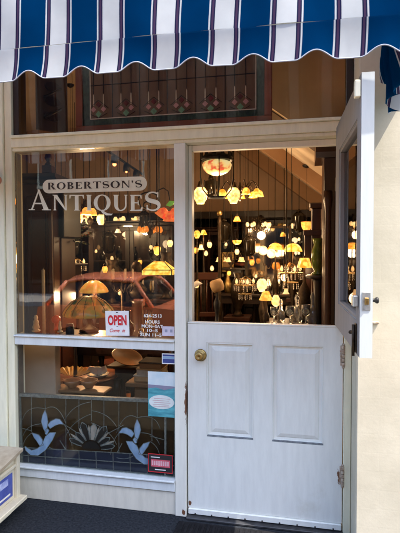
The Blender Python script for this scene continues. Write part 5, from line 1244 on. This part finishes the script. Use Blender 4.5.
# crystal and extra lights among the dark stock
def crystal(name, label, px, py, Y, rpx):
    q = at(px, py, Y); k = (2.8+Y)/484; R_ = rpx*k; t = thing(name, label, 'chandelier', q); zc = ceil_at(q.x, Y)-q.z
    b = MB(); b.tube([(0, 0, .1), (0, 0, zc)], .0025, 5); b.build('rod', M_iron, t)
    b = MB()
    for r, z in ((R_*.5, .09), (R_, .03), (R_*.6, -.06)): b.lathe([(r, -.004), (r+.004, 0), (r, .004), (r-.004, 0)], (0, 0, z), 20)
    for a in (0, 2.1, 4.2): b.tube([(0, 0, .12), (R_*.5*cos(a), R_*.5*sin(a), .09), (R_*cos(a), R_*sin(a), .03), (R_*.6*cos(a), R_*.6*sin(a), -.06)], .003, 5)
    b.build('frame', M_brass, t)
    rnd = random.Random(int(px))
    for r, z, n_ in ((R_*.5, .09, 9), (R_, .03, 16), (R_*.6, -.06, 10)):
        for i in range(n_):
            a = 2*pi*i/n_+rnd.uniform(-.1, .1)
            b = MB(); b.lathe([(0, -.066), (.007, -.056), (.005, -.050), (.001, -.046), (.007, -.036), (.005, -.030), (.001, -.026), (.007, -.016), (.005, -.010), (0, -.006)], (r*cos(a), r*sin(a), z), 5); b.build('crystal_drop', M_silver, t)
    for i in range(4):
        a = i*pi/2+.4; b = MB(); b.lathe([(.006, .0), (.013, .012), (.014, .024), (.006, .045), (0, .055)], (R_*.8*cos(a), R_*.8*sin(a), .045), 8); b.build('candle_bulb', G_bulb, t)
    return t
crystal('crystal_chandelier', 'crystal chandelier with glinting drops low in the middle of the doorway', 245, 288, 2.1, 11)
crystal('crystal_chandelier', 'larger crystal chandelier glinting in front of the wide amber dome', 291, 276, 1.75, 12)
crystal('crystal_chandelier', 'crystal chandelier glinting in the dark left half of the big window', 74, 268, 1.9, 13)
table_lamp('table_lamp', 'second little orange lamp leaning right of the flared orange shade', 276, 300, 1.5, 9, PEAR, G_peach, .5, light=1)
pendant('pendant_lamp', 'peach bell lamp hanging just over the glassware table', 286, 291, 1.3, 7, BELL, G_peach, 1)
pendant('pendant_lamp', 'pair of pale shades joined on one cord low left in the doorway', 201, 247, 1.9, 7, BELL, G_cream, 0)

# ------------------------------------------------------------------ the street behind the camera (seen as reflections)
CX, CYF = -2.05, -3.62
car = thing('parked_car', 'red orange hatchback parked at the kerb, reflected in the shop window', 'car', (CX, CYF-.85, -.142))
def car_paint():
    m, n, p = nodes('red orange car paint'); p.inputs['Base Color'].default_value = (.95, .25, .10, 1); p.inputs['Roughness'].default_value = .3; p.inputs['Coat Weight'].default_value = .6; return m
M_car = car_paint(); M_tint = plain('tinted car glass', (.01, .012, .014), .05)
side = [(-1.12, .35), (-1.15, .62), (-1.08, .93), (-.9, .96), (-.2, .965), (.72, .95), (1.5, .90), (2.0, .80), (2.1, .62), (2.08, .35), (1.72, .30), (1.70, .42), (1.55, .60), (1.32, .66), (1.09, .60), (.94, .42), (.92, .28), (-.16, .28), (-.18, .42), (-.33, .60), (-.56, .66), (-.79, .60), (-.94, .42), (-.96, .30)]
b = MB(); b.prism(side, -.84, .84); b.build('body', M_car, car)
top = [(-.98, .94), (-.72, 1.30), (-.40, 1.345), (.33, 1.31), (.66, .95)]
b = MB(); A = [b.bm.verts.new((x, -.80 if z < 1 else -.60, z)) for x, z in top]; B = [b.bm.verts.new((x, .80 if z < 1 else .60, z)) for x, z in top]
b.bm.faces.new(A); b.bm.faces.new(list(reversed(B)))
for k in range(5): b.bm.faces.new((A[k], B[k], B[(k+1) % 5], A[(k+1) % 5]))
b.build('cabin_glass', M_tint, car)
b = MB(); prev = None
for x, z in ((-.77, 1.285), (-.72, 1.32), (-.45, 1.352), (-.1, 1.352), (.30, 1.33), (.37, 1.30)):
    row = [b.bm.verts.new((x, .64*v, z+.085*(1-v*v)-.012)) for v in (-1, -.9, -.6, -.3, 0, .3, .6, .9, 1)]
    if prev:
        for k in range(8): f = b.bm.faces.new((prev[k], prev[k+1], row[k+1], row[k])); f.smooth = True
    prev = row
ro = b.build('roof', M_car, car); sm_ = ro.modifiers.new('thick', 'SOLIDIFY'); sm_.thickness = .03
b = MB()
for sy in (-1, 1):
    for (p0, p1) in (((.66, .80, .95), (.34, .61, 1.315)), ((-.22, .80, .95), (-.26, .61, 1.34)), ((-.98, .80, .94), (-.72, .61, 1.30))): b.tube([(p0[0], sy*p0[1], p0[2]), (p1[0], sy*p1[1], p1[2])], .032, 8)
b.build('pillar', M_car, car)
M_tyre = varied('tyre rubber', (.012, .012, .012), (.025, .025, .025), 30, .8)
for sx in (-.56, 1.32):
    for sy in (-1, 1):
        b = MB(); m_ = Matrix.Translation((sx, sy*.74, .31)) @ Matrix.Rotation(pi/2, 4, 'X'); b.lathe([(.18, -.09), (.30, -.09), (.31, -.07), (.31, .07), (.30, .09), (.18, .09)], (0, 0, 0), 28, m_); wh = b.build('wheel', M_tyre, car)
        b = MB(); b.lathe([(0, -.085), (.06, -.085), (.17, -.07), (.185, -.08), (.185, .08), (.17, .07), (.06, .085), (0, .085)], (0, 0, 0), 24, m_); b.build('rim', M_silver, wh)
for sy in (-.6, .6):
    b = MB(); b.box(2.04, 2.115, sy-.17, sy+.17, .60, .74, .02); b.build('headlight', M_china, car)
    b = MB(); b.box(-1.16, -1.09, sy-.17, sy+.17, .66, .82, .02); b.build('tail_light', M_redink, car)
b = MB(); b.box(2.06, 2.16, -.82, .82, .38, .50, .03); b.build('bumper', M_silver, car); b = MB(); b.box(-1.21, -1.11, -.82, .82, .38, .50, .03); b.build('bumper', M_silver, car)
for sy in (-1, 1):
    b = MB(); b.box(.42, .58, sy*.90-.06, sy*.90+.06, .97, 1.08, .02); b.build('mirror', M_car, car)
    b = MB(); b.box(-.30, -.12, sy*.846-.006, sy*.846+.006, .80, .83, .003); b.build('door_handle', M_silver, car)
# row across the street
bd = thing('brick_building', 'long dark brick building across the street, reflected in the glass', 'building', (0, -15, 0))
M_brick = varied('dark brick', (.026, .02, .016), (.05, .038, .03), 4, .9, bmp=.3)
b = MB(); b.box(-45, 45, -6, 0, -.2, 7.5); b.build('wall', M_brick, bd)
b = MB(); b.box(-45.3, 45.3, -6.2, .3, 7.501, 7.9, .03); b.build('cornice', M_kerb, bd)
for k in range(-7, 8):
    b = MB(); b.box(k*3-.75, k*3+.75, .001, .06, 4.1, 6.1, .01); wf = b.build('window', M_cream, bd); b = MB(); b.box(k*3-.66, k*3+.66, .061, .075, 4.2, 6.0); b.build('pane', M_tint, wf)
    b = MB(); b.box(k*3-1.2, k*3+1.2, .001, .07, .3, 3.0, .01); wf = b.build('shop_window', M_dark, bd); b = MB(); b.box(k*3-1.1, k*3+1.1, .071, .085, .45, 2.9); b.build('pane', M_tint, wf)
